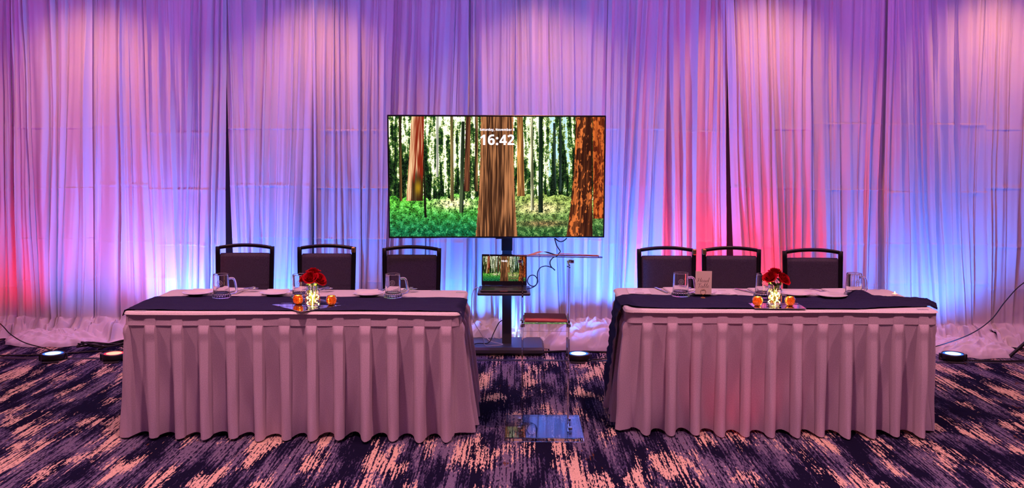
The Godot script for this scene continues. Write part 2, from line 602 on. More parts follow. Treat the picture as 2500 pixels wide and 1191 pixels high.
# ------------------------------------------------------------------ setting
func build_room() -> void:
	struct("floor", Geo.new().box(Vector3(0, -0.1, -2.5), Vector3(13.6, 0.2, 13.2), 0.001), M.dark_wall).set_meta("label", "dark subfloor")
	var cg := Geo.new()
	cg.grid(2, 2, func(i: int, j: int): return Vector3(-4.4 + 8.8 * j, 0.004, -8.6 + i * 4.6), false, false)
	for k in 4:
		cg.n[k] = Vector3.UP
	cg.ix = PackedInt32Array([0, 1, 2, 1, 3, 2])
	for k in 4:
		cg.uv[k] = Vector2(cg.v[k].x / 5.6 + 0.31, (cg.v[k].z + 8.6) / 4.6)
	struct("floor", cg, M.carpet)
	struct("wall_back", Geo.new().box(Vector3(0, 1.6, -8.85), Vector3(13.6, 3.6, 0.2), 0.001), M.dark_wall)
	struct("wall_left", Geo.new().box(Vector3(-6.7, 1.6, -2.5), Vector3(0.2, 3.6, 13), 0.001), M.room_wall)
	struct("wall_right", Geo.new().box(Vector3(6.7, 1.6, -2.5), Vector3(0.2, 3.6, 13), 0.001), M.room_wall)
	struct("wall_front", Geo.new().box(Vector3(0, 1.6, 3.9), Vector3(13.6, 3.6, 0.2), 0.001), M.room_wall)
	struct("ceiling", Geo.new().box(Vector3(0, 3.45, -2.5), Vector3(13.6, 0.2, 13.2), 0.001), M.ceiling_paint)
	struct("trim_1", Geo.new().box(Vector3(0, 0.005, -7.09), Vector3(8.8, 0.004, 0.05), 0.001), M.dark_seam)


# px edges of the drape panels: at the top of the frame, and at the height of the chair backs
const DRAPES := [
	[-190, 17, -190, 30], [13, 212, 24, 216], [206, 345, 211, 372], [340, 548, 364, 549], [538, 768, 562, 759],
	[760, 962, 765, 945], [954, 1150, 936, 1142], [1142, 1345, 1132, 1342], [1336, 1500, 1334, 1490], [1492, 1641, 1480, 1632],
	[1632, 1787, 1622, 1786], [1779, 1986, 1798, 1988], [1980, 2190, 1982, 2182], [2168, 2415, 2162, 2412], [2406, 2690, 2404, 2690],
]
const DRAPE_LOOK := [
	"white sheer drape panel at the picture's far left edge, washed red at its foot",
	"white sheer drape panel with pooled hem behind the leftmost blue floor light",
	"white sheer drape panel with magenta glow just left of the left table's corner",
	"white sheer drape panel behind the left table's left end, pale blue at its foot",
	"white sheer drape panel behind the leftmost chair, right of the dark slit",
	"white sheer drape panel behind the second and third chairs from the left",
	"white sheer drape panel hanging behind the left edge of the large screen",
	"white sheer drape panel hanging behind the middle of the large screen and its stand",
	"white sheer drape panel behind the large screen's right part, fabric heaped at its foot",
	"white sheer drape panel just right of the large screen, blue at its foot",
	"white sheer drape panel glowing red behind the first chair of the right table",
	"white sheer drape panel behind the right table's middle chair, beside a dark slit",
	"white sheer drape panel behind the rightmost chair, pink turning violet",
	"white sheer drape panel above the right blue floor light, beyond the right table's end",
	"white sheer drape panel at the far right edge of the picture, with a pooled hem",
]


func drape(k: int) -> void:
	var rng := RandomNumberGenerator.new()
	rng.seed = 100 + k * 7
	var e: Array = DRAPES[k]
	var xt0: float = e[0] * 0.003348 - 4.261
	var xt1: float = e[1] * 0.003348 - 4.261
	var xb0: float = e[2] * 0.003452 - 4.39
	var xb1: float = e[3] * 0.003452 - 4.39
	var z0: float = -7.93 + 0.035 * (k % 2) + maxf(0.0, (xt0 - 1.0)) * 0.055
	var n := maxi(3, int(round((xt1 - xt0) / rng.randf_range(0.068, 0.092))))
	var wt := []
	var wb := []
	var st := 0.0
	var sb := 0.0
	for i in n:
		var a := pow(rng.randf_range(0.45, 1.7), 1.6)
		var b := lerpf(a, pow(rng.randf_range(0.45, 1.75), 1.6), 0.75)
		wt.append(a)
		wb.append(b)
		st += a
		sb += b
	var ct := [0.0]
	var cb := [0.0]
	var ov := []
	var dp := []
	for i in n:
		wt[i] *= (xt1 - xt0) / st
		wb[i] *= (xb1 - xb0) / sb
		ct.append(ct[i] + wt[i])
		cb.append(cb[i] + wb[i])
		ov.append(rng.randf_range(-1.4, 1.4))
		dp.append(rng.randf_range(0.02, 0.09))
	var ys := []
	for r in 47:
		ys.append(3.02 - r * (3.02 - 0.18) / 46.0)
	var crease := [0.42 + rng.randf() * 0.1, 0.80 + rng.randf() * 0.1, 1.25 + rng.randf() * 0.1, 1.75 + rng.randf() * 0.1]
	for c in crease:
		ys.append_array([c - 0.012, c, c + 0.012])
	ys.sort()
	ys.reverse()
	var hang: int = ys.size()
	var PUD := 16
	var K := 18
	var pool := rng.randf_range(0.20, 0.34)
	var g := Geo.new()
	g.grid(hang + PUD, n * K + 1, func(i: int, j: int):
		var f := mini(j / K, n - 1)
		var ph := float(j - f * K) / K
		var y: float = ys[mini(i, hang - 1)]
		var h := (3.02 - y) / 3.02
		var m := clampf((2.83 - y) / (2.83 - 0.85), 0.0, 1.35)
		var w := lerpf(wt[f], wb[f], m)
		var edge := minf(1.0, minf(j, n * K - j) / 6.0)
		var x := lerpf(xt0 + ct[f] + wt[f] * ph, xb0 + cb[f] + wb[f] * ph, m)
		x += ov[f] * w * 0.24 * sin(TAU * ph) * (0.45 + 0.55 * h) * edge
		var am: float = 0.45 + 0.75 * (0.5 + noise.get_noise_2d(f * 37.0 + k * 400.0, y * 26.0))
		var pz: float = ph + 0.15 * ov[f] * sin(PI * ph)
		var z: float = z0 + dp[f] * (0.5 - 0.5 * cos(TAU * pz)) * am * (0.6 + 0.5 * h) + 0.05 * noise.get_noise_2d(x * 45.0, y * 12.0 + 500.0)
		z += (0.015 * noise.get_noise_2d((f + ph) * 190.0 + k * 900.0, y * 18.0) + 0.004 * noise.get_noise_2d(x * 300.0, y * 260.0)) * edge
		if i < hang:
			for c in crease:
				if absf(y - c) < 0.001:
					z += 0.005 + 0.004 * noise.get_noise_2d(x * 90.0, c * 900.0)
		if i >= hang:
			var t := float(i - hang + 1) / PUD
			var reach := pool * (1.0 + 0.55 * noise.get_noise_2d(x * 110.0, 40.0))
			z += reach * pow(t, 1.25)
			x += 0.10 * t * noise.get_noise_2d(x * 90.0, 70.0)
			var wr := absf(noise.get_noise_2d(x * 190.0, t * 75.0 + k * 60.0))
			y = 0.014 + 0.166 * pow(1.0 - t, 1.7) + wr * 0.15 * sin(PI * minf(1.0, t * 0.96))
		return Vector3(x, y, z), false, true)
	var o := thing("curtain_panel", DRAPE_LOOK[k], "curtain", Vector3.ZERO, 0.0, "sheer drape panels along the back wall")
	put("voile", g, M.voile, o)
	if k in [1, 6, 8, 13]:
		var at: Vector3 = {1: Vector3(-3.88, 0, -7.66), 6: Vector3(-0.37, 0, -7.72), 8: Vector3(0.60, 0, -7.60), 13: Vector3(3.66, 0, -7.42)}[k]
		var size: Vector3 = {1: Vector3(0.42, 0.11, 0.20), 6: Vector3(0.26, 0.17, 0.12), 8: Vector3(0.42, 0.23, 0.24), 13: Vector3(0.34, 0.12, 0.22)}[k]
		var hg := Geo.new()
		hg.grid(44, 161, func(i: int, j: int):
			var a := TAU * j / 160.0
			var r := 1.0 - i / 43.0
			var p := Vector2.from_angle(a) * r
			var q := Vector2(cos(a) * r * size.x, sin(a) * r * size.z)
			var rim := 1.0 + 0.18 * noise.get_noise_2d(cos(a) * 90.0 + k * 50.0, sin(a) * 90.0)
			var fold := 1.0 - 2.2 * absf(noise.get_noise_2d(q.x * 170.0 + q.y * 90.0 + k * 31.0, q.y * 210.0))
			var fine := 1.0 - 2.0 * absf(noise.get_noise_2d(q.x * 330.0 + 900.0, q.y * 460.0 + q.x * 200.0))
			var hh := size.y * pow(maxf(0.0, 1.0 - r * r), 0.55) * (0.58 + 0.32 * fold + 0.20 * fine)
			return at + Vector3(q.x * rim, 0.008 + hh, q.y * rim), true, false)
		put("bunched_hem", hg, M.voile, o)


# ------------------------------------------------------------------ lights
func led_light(at: Vector3, turn: float, kind: String, e: float, label: String, tilt := 66.0, yaw := 0.0) -> void:
	var o := thing("floor_light", label, "light", at, turn, "LED floor lights along the drapes")
	var body := Geo.new()
	body.lathe([Vector2(0.0, 0.012), Vector2(0.080, 0.012), Vector2(0.088, 0.018), Vector2(0.090, 0.048), Vector2(0.084, 0.056), Vector2(0.077, 0.056), Vector2(0.077, 0.048), Vector2(0.0, 0.048)], Vector3.ZERO, 40)
	put("housing", body, M.black_plastic, o)
	var br := Geo.new()
	br.box(Vector3(0, 0.006, 0.02), Vector3(0.11, 0.010, 0.20), 0.002)
	br.box(Vector3(-0.097, 0.028, 0), Vector3(0.008, 0.05, 0.03), 0.002)
	br.box(Vector3(0.097, 0.028, 0), Vector3(0.008, 0.05, 0.03), 0.002)
	put("bracket", br, M.black_plastic, o)
	put("lens_rim", Geo.new().lathe([Vector2(0.074, 0.0485), Vector2(0.074, 0.0520), Vector2(0.058, 0.0535)], Vector3.ZERO, 40), M["led_%s_rim" % kind], o)
	put("lens", Geo.new().lathe([Vector2(0.058, 0.0535), Vector2(0.04, 0.0550), Vector2(0.0, 0.0555)], Vector3.ZERO, 40), M["led_" + kind], o)
	var s := SpotLight3D.new()
	s.name = "beam"
	s.light_color = lin(0.045, 0.20, 1.0) if kind == "blue" else lin(1.0, 0.012, 0.05)
	s.light_energy = e
	s.light_size = 0.06
	s.spot_angle = 62.0
	s.spot_angle_attenuation = 0.75
	s.spot_range = 14.0
	s.spot_attenuation = 2.0
	s.shadow_enabled = true
	s.position = Vector3(0, 0.062, 0)
	o.add_child(s)
	s.global_rotation = Vector3(deg_to_rad(tilt), yaw, 0)


func down_light(at: Vector3, label: String, e: float, angle := 42.0, tilt := 0.0, col := lin(1.0, 0.47, 0.58)) -> void:
	var o := thing("ceiling_light", label, "light", at, 0.0, "recessed ceiling downlights")
	put("trim_ring", Geo.new().lathe([Vector2(0.070, 0.0), Vector2(0.070, -0.004), Vector2(0.10, -0.004), Vector2(0.10, 0.0)], Vector3.ZERO, 32), M.white_plastic, o)
	put("lamp_face", Geo.new().lathe([Vector2(0.0, -0.002), Vector2(0.069, -0.002), Vector2(0.069, 0.0)], Vector3.ZERO, 32), M.down_glow, o)
	var s := SpotLight3D.new()
	s.name = "beam"
	s.light_color = col
	s.light_energy = e
	s.light_size = 0.07
	s.spot_angle = angle
	s.spot_angle_attenuation = 0.9
	s.spot_range = 14.0
	s.spot_attenuation = 2.0
	s.shadow_enabled = true
	s.position = Vector3(0, -0.015, 0)
	s.rotation_degrees.x = -90 + tilt
	o.add_child(s)


# ------------------------------------------------------------------ tables
func rim(s: float, hx: float, hz: float, r: float) -> Array:
	# point and outward normal on a rounded rectangle; front edge left to right first
	var L := [2 * (hx - r), PI * r / 2, 2 * (hz - r), PI * r / 2]
	var per: float = 2 * (L[0] + L[1] + L[2] + L[3])
	s = fposmod(s, per)
	for side in 4:
		var flat: float = L[0] if side % 2 == 0 else L[2]
		var a := side * PI / 2                         # outward angle: front +z, right +x, back, left
		var out := Vector3(sin(a), 0, cos(a))
		var along := Vector3(cos(a), 0, -sin(a))
		var depth := hz if side % 2 == 0 else hx
		if s < flat:
			return [out * depth + along * (s - flat / 2), out]
		s -= flat
		if s < L[1]:
			var c := out * (depth - r) + along * flat / 2
			var nn := out.rotated(Vector3.UP, s / r)
			return [c + nn * r, nn]
		s -= L[1]
	return [Vector3(-hx + r, 0, hz), Vector3.BACK]


func banquet_table(cx: float, cz: float, turn: float, len: float, seam0: float, period: float, mirrored: bool, side: String) -> void:
	var hx := len / 2
	var hz := 0.38
	var at := Vector3(cx, 0, cz)
	var t := thing("banquet_table", "rectangular folding table under white cloth on the %s of the lectern" % side, "table", at, turn, "")
	put("tabletop", Geo.new().box(Vector3(0, TOP - 0.0175, 0), Vector3(len - 0.01, 0.028, 0.75), 0.006), M.room_wall, t)
	for sx: int in [-1, 1]:
		for sz: int in [-1, 1]:
			put("leg", Geo.new().tube([Vector3(sx * (hx - 0.25), TOP - 0.032, sz * 0.28), Vector3(sx * (hx - 0.25), 0.012, sz * 0.28)], 0.014), M.stand_metal, t)
	# the cloth on top, with a short lip over the edge
	var rr := 0.035
	var P: float = 2 * (2 * (hx - rr) + 2 * (hz - rr) + PI * rr)
	var cl := Geo.new()
	var N := 240
	cl.grid(9, N + 1, func(i: int, j: int):
		var q := rim(P * j / N, hx, hz, rr)
		var p: Vector3 = q[0]
		var o: Vector3 = q[1]
		var sag: float = 0.003 + 0.007 * (0.5 + 0.5 * sin(p.x * 3.1 + cx * 2.0)) + 0.004 * noise.get_noise_2d(P * j / N * 60.0, cx * 100.0)
		if i < 3:
			var k: float = [0.0, 0.6, 1.0][i]
			return Vector3(p.x * k, TOP, p.z * k) - o * 0.006 * k
		if i < 6:
			var a: float = (i - 2) / 3.0 * PI / 2
			return p - o * 0.006 + o * 0.016 * sin(a) + Vector3(0, TOP - 0.007 * (1 - cos(a)), 0)
		return p + o * (0.010 + 0.002 * (i - 5)) + Vector3(0, TOP - 0.007 - sag * (i - 5) / 3.0, 0), true, true)
	var cloth_o := put("tablecloth", cl, M.table_cloth)
	cloth_o.position = at
	cloth_o.rotation.y = turn
	tag(cloth_o, "smooth white tablecloth covering the top of the %s table" % side, "tablecloth")
	# the pleated skirt
	var sk := thing("table_skirt", "white pleated table skirt clipped round the %s table" % side, "table skirt", at, turn)
	var us := [0.0, 0.008, 0.06, 0.13, 0.2, 0.28, 0.36, 0.44, 0.5, 0.55, 0.6, 0.66, 0.72, 0.79, 0.86, 0.92, 0.96, 0.985, 0.995]
	var cols := []
	var begin := -(2 * (hz - rr) + PI * rr + (hx - rr))      # the middle of the back edge
	var s0 := seam0 - (-hx + rr) + period * floorf((begin - seam0) / period - 2)
	var k0 := 0
	while s0 + k0 * period < begin + P + period * 3:
		for u in us:
			var s: float = s0 + (k0 + u) * period
			if s >= begin and s < begin + P:
				cols.append([s, u, k0])
		k0 += 1
	cols.append(cols[0])
	var prof := func(u: float) -> float:
		var w := u if not mirrored else 1.0 - u
		return smoothstep(0.54, 0.64, w) * (1.0 - smoothstep(0.985, 1.0, w))
	var band := Geo.new()
	band.grid(5, cols.size(), func(i: int, j: int):
		var c: Array = cols[j]
		var q := rim(c[0], hx, hz, rr)
		var d: float = 0.0035 + 0.0035 * prof.call(c[1]) + 0.0015 * i / 4.0 + 0.003 * noise.get_noise_2d(c[0] * 120.0, i * 20.0)
		return q[0] + q[1] * d + Vector3(0, TOP - 0.008 - 0.072 * i / 4.0, 0), false, true)
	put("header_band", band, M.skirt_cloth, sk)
	var drop := Geo.new()
	var R := 26
	drop.grid(R, cols.size(), func(i: int, j: int):
		var c: Array = cols[j]
		var q := rim(c[0], hx, hz, rr)
		var h := i / float(R - 1)
		var vary: float = noise.get_noise_2d(c[2] * 53.0 + cx * 90.0, 3.0)
		var amp := 1.0 + 0.9 * vary
		var b: float = prof.call(c[1])
		var w: float = c[1] if not mirrored else 1.0 - c[1]
		var soft := pow(0.5 + 0.5 * cos(TAU * (w - 0.80)), 1.3)
		b = lerpf(b, soft, smoothstep(0.40, 1.0, h) * (0.7 + 0.3 * vary))
		var wave: float = 0.016 * h * noise.get_noise_2d(c[0] * 260.0 + cx * 500.0, h * 45.0)
		var d: float = 0.003 + 0.009 * b + pow(h, 0.8) * (0.060 * b * amp + 0.038 * b - 0.036) + wave
		d += 0.010 * sin(PI * minf(1.0, h * 9.0)) * b
		var y: float = lerpf(TOP - 0.078, 0.026 - 0.013 * b + 0.012 * noise.get_noise_2d(c[0] * 70.0, cx * 300.0), h)
		return q[0] + q[1] * d + Vector3(0, y, 0), false, true)
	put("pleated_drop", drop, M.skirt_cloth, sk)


func crinkle(x: float, z: float) -> float:
	return 0.0042 * (1.0 - 2.0 * absf(noise.get_noise_2d(x * 60.0 + z * 160.0, z * 1500.0))) + 0.0018 * noise.get_noise_2d(x * 160.0, z * 900.0)


func runners() -> void:
	# left: lies the whole length of the table
	var g := Geo.new()
	var NX := 150
	var NZ := 70
	g.grid(NZ, NX, func(i: int, j: int):
		var u := j / float(NX - 1)
		var w := i / float(NZ - 1)
		var x := lerpf(-2.255, -0.322, u)
		var back := -5.652 + 0.012 * noise.get_noise_2d(x * 60.0, 9.0) - 0.015 * sin(u * 4.0) * 0.5
		var front := -5.212 + 0.010 * noise.get_noise_2d(x * 50.0, 77.0)
		var z := lerpf(back, front, w)
		if u < 0.012:
			x -= 0.004
		var y := TOP + 0.006 + crinkle(x, z) + 0.004 * sin(PI * w)
		if x < -2.243:
			y -= (-2.243 - x) * 2.4
		if u > 0.985:
			y -= (u - 0.985) / 0.015 * (0.012 + 0.035 * w * w)
			x += 0.012
		return Vector3(x, y, z), false, false)
	tag(put("table_runner", g, M.navy_cloth), "navy crinkled runner lying along the whole left table", "table runner")
	# right: hangs over the left end, twists into a bunch towards the right end
	var fx := [0.600, 0.640, 0.664, 0.70, 0.78, 1.03, 1.37, 1.68, 1.95, 2.10, 2.26, 2.40, 2.46]
	var fz := [-5.480, -5.450, -5.385, -5.355, -5.345, -5.338, -5.335, -5.335, -5.33, -5.37, -5.395, -5.42, -5.45]
	var bz := [-5.74, -5.75, -5.775, -5.775, -5.765, -5.755, -5.755, -5.752, -5.74, -5.70, -5.66, -5.56, -5.50]
	var drop_len := 0.62
	var NJ := 210
	var g2 := Geo.new()
	g2.grid(NZ, NJ, func(i: int, j: int):
		var u := j / float(NJ - 1) * (drop_len + 1.85) - drop_len
		var w := i / float(NZ - 1)
		if u < 0.0:
			var k := -u / drop_len
			var zf := lerpf(-5.455, -5.57, pow(k, 0.8)) + 0.008 * noise.get_noise_2d(u * 120.0, 5.0)
			var zb := lerpf(-5.735, -5.70, k) + 0.012 * noise.get_noise_2d(u * 140.0, 50.0)
			var z := lerpf(zb, zf, w)
			var out := 0.012 + 0.018 * minf(1.0, k * 14.0) + 0.055 * k + 3.0 * crinkle(z * 0.4, u * 0.25)
			return Vector3(0.631 - out, TOP + 0.004 - drop_len * k * (0.80 + 0.2 * w), z)
		var x := 0.634 + u
		var a := 0
		while a < fx.size() - 2 and fx[a + 1] < x:
			a += 1
		var t := clampf((x - fx[a]) / (fx[a + 1] - fx[a]), 0, 1)
		var zz := lerpf(lerpf(bz[a], bz[a + 1], t), lerpf(fz[a], fz[a + 1], t), w)
		zz += 0.010 * noise.get_noise_2d(x * 90.0, w * 40.0) * (1.0 if w > 0.9 or w < 0.1 else 0.3)
		var bunch := smoothstep(1.95, 2.15, x)
		var hump := smoothstep(2.0, 2.07, x) * (1.0 - smoothstep(2.09, 2.20, x))
		var y := TOP + 0.0065 + crinkle(x, zz) + 0.004 * sin(PI * w)
		y += bunch * (0.022 * sin(PI * w) + 2.5 * crinkle(x * 2.0, zz * 1.6) * sin(PI * w))
		y += hump * 0.045 * exp(-pow((w - 0.12) / 0.14, 2))
		if u < 0.02:
			y -= 0.003 * (1 - u / 0.02)
		if x > 2.425:
			y -= (x - 2.425) * 0.5
		return Vector3(x, y, zz), false, false)
	tag(put("table_runner", g2, M.navy_cloth), "navy crinkled runner on the right table, hanging over its left end", "table runner")


# ------------------------------------------------------------------ chairs
func make_chair() -> Node3D:
	var c := thing("banquet_chair", "", "chair", Vector3.ZERO, 0.0, "banquet chairs behind the head tables")
	var hw := 0.211
	var B := func(y: float) -> float: return -0.02 - (y - 0.46) * 0.14      # the back leans away
	for s: int in [-1, 1]:
		var f := Geo.new()
		f.grid(14, 13, func(i: int, j: int):
			var k := clampi(i - 1, 0, 11)
			var y := 0.30 + 0.558 * k / 11.0
			var a := TAU * j / 12.0
			var end := 0.0 if i == 0 or i == 13 else 1.0
			var sq := Vector2(signf(cos(a)) * pow(absf(cos(a)), 0.4), signf(sin(a)) * pow(absf(sin(a)), 0.4)) * end
			return Vector3(s * (hw - 0.004 * cos(k / 11.0 * 3.0)) + 0.017 * sq.x, y, B.call(y) + 0.014 * sq.y), true, true)
		put("back_post", f, M.black_frame, c)
	var rail := Geo.new()
	rail.grid(21, 9, func(i: int, j: int):
		var x := lerpf(-hw - 0.014, hw + 0.014, i / 20.0)
		var rise := 0.021 * (1.0 - pow(x / hw, 2))
		var a := TAU * j / 8.0 + PI / 8
		var end := 0.35 if i == 0 or i == 20 else 1.0
		return Vector3(x, 0.848 + rise + 0.015 * sin(a) * end, B.call(0.85) + 0.014 * cos(a) * end), true, true)
	put("top_rail", rail, M.black_frame, c)
	var pad := Geo.new()
	pad.grid(24, 24, func(i: int, j: int):
		var a := TAU * j / 23.0
		var y := lerpf(0.44, 0.806, i / 23.0)
		var e := minf(1.0, minf(i, 23 - i) / 2.0)
		e = sqrt(1.0 - pow(1.0 - e, 2))
		var cx := signf(cos(a)) * pow(absf(cos(a)), 0.25)
		var cz := signf(sin(a)) * pow(absf(sin(a)), 0.6)
		var curve := 0.008 * cos(cx * 1.5)
		return Vector3(cx * 0.200 * (0.96 + 0.04 * e), y + 0.004 * (1.0 - cx * cx) * (1.0 if i > 20 else 0.0), B.call(y) + curve - 0.006 + cz * 0.020 * e), true, true)
	put("backrest", pad, M.heather, c)
	var seat := Geo.new()
	seat.box(Vector3(0, 0.445, 0.19), Vector3(0.42, 0.07, 0.43), 0.025)
	put("seat", seat, M.heather, c)
	put("seat_frame", Geo.new().box(Vector3(0, 0.400, 0.19), Vector3(0.41, 0.022, 0.40), 0.005), M.black_frame, c)
	for s: int in [-1, 1]:
		put("leg", Geo.new().tube([Vector3(s * 0.19, 0.42, 0.36), Vector3(s * 0.20, 0.012, 0.40)], 0.013), M.black_frame, c)
		put("leg", Geo.new().tube([Vector3(s * hw, 0.31, 0.0), Vector3(s * hw, 0.20, -0.012), Vector3(s * hw, 0.012, -0.075)], 0.013), M.black_frame, c)
	put("stretcher", Geo.new().tube([Vector3(-0.195, 0.2, 0.38), Vector3(0.195, 0.2, 0.38)], 0.008), M.black_frame, c)
	return c


func worn_corner(c: Node3D, s: int) -> void:
	var g := Geo.new()
	g.box(Vector3(s * 0.2135, 0.838, -0.0535), Vector3(0.0312, 0.045, 0.030), 0.006)
	put("worn_corner", g, M.brass_wear, c).set_meta("label", "corner rubbed down to brass colour")


# ------------------------------------------------------------------ tableware
func make_mug() -> Node3D:
	var o := thing("beer_mug", "", "mug", Vector3.ZERO, 0.0, "clear glass beer mugs on the head tables")
	var g := Geo.new()
	g.lathe([Vector2(0.0, 0.0), Vector2(0.050, 0.0), Vector2(0.0545, 0.004), Vector2(0.0555, 0.012), Vector2(0.054, 0.020), Vector2(0.050, 0.026), Vector2(0.0485, 0.034),
		Vector2(0.0475, 0.06), Vector2(0.0462, 0.10), Vector2(0.0455, 0.138), Vector2(0.0452, 0.146), Vector2(0.0438, 0.148), Vector2(0.0424, 0.146),
		Vector2(0.0422, 0.12), Vector2(0.0428, 0.07), Vector2(0.0430, 0.036), Vector2(0.040, 0.028), Vector2(0.02, 0.0255), Vector2(0.0, 0.025)], Vector3.ZERO, 96, 0.035, 24, 6)
	put("bowl", g, M.clear_glass, o)
	var h := Geo.new()
	h.tube([Vector3(0.0468, 0.118, 0), Vector3(0.062, 0.121, 0), Vector3(0.076, 0.116, 0), Vector3(0.083, 0.098, 0), Vector3(0.087, 0.070, 0), Vector3(0.090, 0.046, 0), Vector3(0.082, 0.034, 0), Vector3(0.066, 0.030, 0), Vector3(0.0488, 0.026, 0)], 0.0065, 10, 5, 1.2)
	put("handle", h, M.clear_glass, o)
	var e := Geo.new()
	e.grid(2, 41, func(i: int, j: int):
		var a := TAU * j / 40.0
		var r := 0.017 if i == 0 else 0.0125
		var x := r * cos(a)
		return Vector3(x, 0.098 + r * sin(a), sqrt(0.0468 * 0.0468 - x * x) + 0.0006), true, false)
	for k in 5:
		var a := PI / 2 + TAU * k / 5
		e.box(Vector3(0.006 * cos(a), 0.098 + 0.006 * sin(a), 0.0470), Vector3(0.004, 0.009, 0.0006), 0.0002)
	put("etched_emblem", e, M.etch, o)
	return o


func make_plate() -> Node3D:
	var o := thing("plate", "", "plate", Vector3.ZERO, 0.0, "white plates on the head tables")
	var g := Geo.new()
	g.lathe([Vector2(0, 0.002), Vector2(0.050, 0.002), Vector2(0.052, 0.0), Vector2(0.056, 0.0), Vector2(0.058, 0.003), Vector2(0.075, 0.012), Vector2(0.0925, 0.0175),
		Vector2(0.095, 0.0195), Vector2(0.0935, 0.021), Vector2(0.076, 0.0165), Vector2(0.062, 0.009), Vector2(0.05, 0.0065), Vector2(0, 0.006)], Vector3.ZERO, 56)
	put("dish", g, M.china, o)
	return o


func make_fork() -> Node3D:
	var o := thing("fork", "", "fork", Vector3.ZERO, 0.0, "forks beside the napkins")
	var g := Geo.new()
	g.tube([Vector3(0, 0.004, 0.10), Vector3(0, 0.005, 0.05), Vector3(0, 0.006, 0.0), Vector3(0, 0.010, -0.03)], 0.0042, 8, 5, 0.6)
	put("handle", g, M.steel, o)
	var hd := Geo.new()
	hd.box(Vector3(0, 0.0115, -0.043), Vector3(0.024, 0.003, 0.03), 0.001)
	put("head", hd, M.steel, o)
	for k in 4:
		put("tine", Geo.new().tube([Vector3(-0.0102 + 0.0068 * k, 0.0115, -0.056), Vector3(-0.0102 + 0.0068 * k, 0.012, -0.08), Vector3(-0.0102 + 0.0068 * k, 0.015, -0.10)], 0.0015, 6, 3), M.steel, o)
	return o


func make_spoon() -> Node3D:
	var o := thing("spoon", "", "spoon", Vector3.ZERO, 0.0, "spoons beside the napkins")
	put("handle", Geo.new().tube([Vector3(0, 0.004, 0.10), Vector3(0, 0.005, 0.05), Vector3(0, 0.006, 0.0), Vector3(0, 0.010, -0.03)], 0.004, 8, 5, 0.6), M.steel, o)
	var g := Geo.new()
	g.grid(9, 25, func(i: int, j: int):
		var a := -TAU * j / 24.0
		var r := i / 8.0
		return Vector3(0.019 * r * cos(a), 0.006 + 0.006 * r * r, -0.058 + 0.030 * r * sin(a)), true, true)
	put("bowl", g, M.steel, o)
	return o


func make_knife() -> Node3D:
	var o := thing("table_knife", "", "knife", Vector3.ZERO, 0.0, "table knives beside the napkins")
	put("handle", Geo.new().tube([Vector3(0, 0.005, 0.11), Vector3(0, 0.005, 0.06), Vector3(0, 0.005, 0.0)], 0.006, 8, 4, 0.6), M.steel, o)
	var g := Geo.new()
	g.box(Vector3(0.001, 0.005, -0.055), Vector3(0.017, 0.0018, 0.11), 0.0008)
	put("blade", g, M.steel, o)
	return o


func sheet(w: float, d: float, lift := 0.002) -> Geo:
	var g := Geo.new()
	g.grid(9, 9, func(i: int, j: int):
		var x := (j / 8.0 - 0.5) * w
		var z := (i / 8.0 - 0.5) * d
		return Vector3(x, lift + 0.0025 * pow(absf(i / 8.0 - 0.5) * 2.0, 3) * (0.5 + 0.5 * sin(j)), z), false, true)
	g.grid(9, 9, func(i: int, j: int):
		var x := (j / 8.0 - 0.5) * w
		var z := (i / 8.0 - 0.5) * d
		return Vector3(x, lift - 0.0006 + 0.0025 * pow(absf(i / 8.0 - 0.5) * 2.0, 3) * (0.5 + 0.5 * sin(j)), z), false, false)
	return g


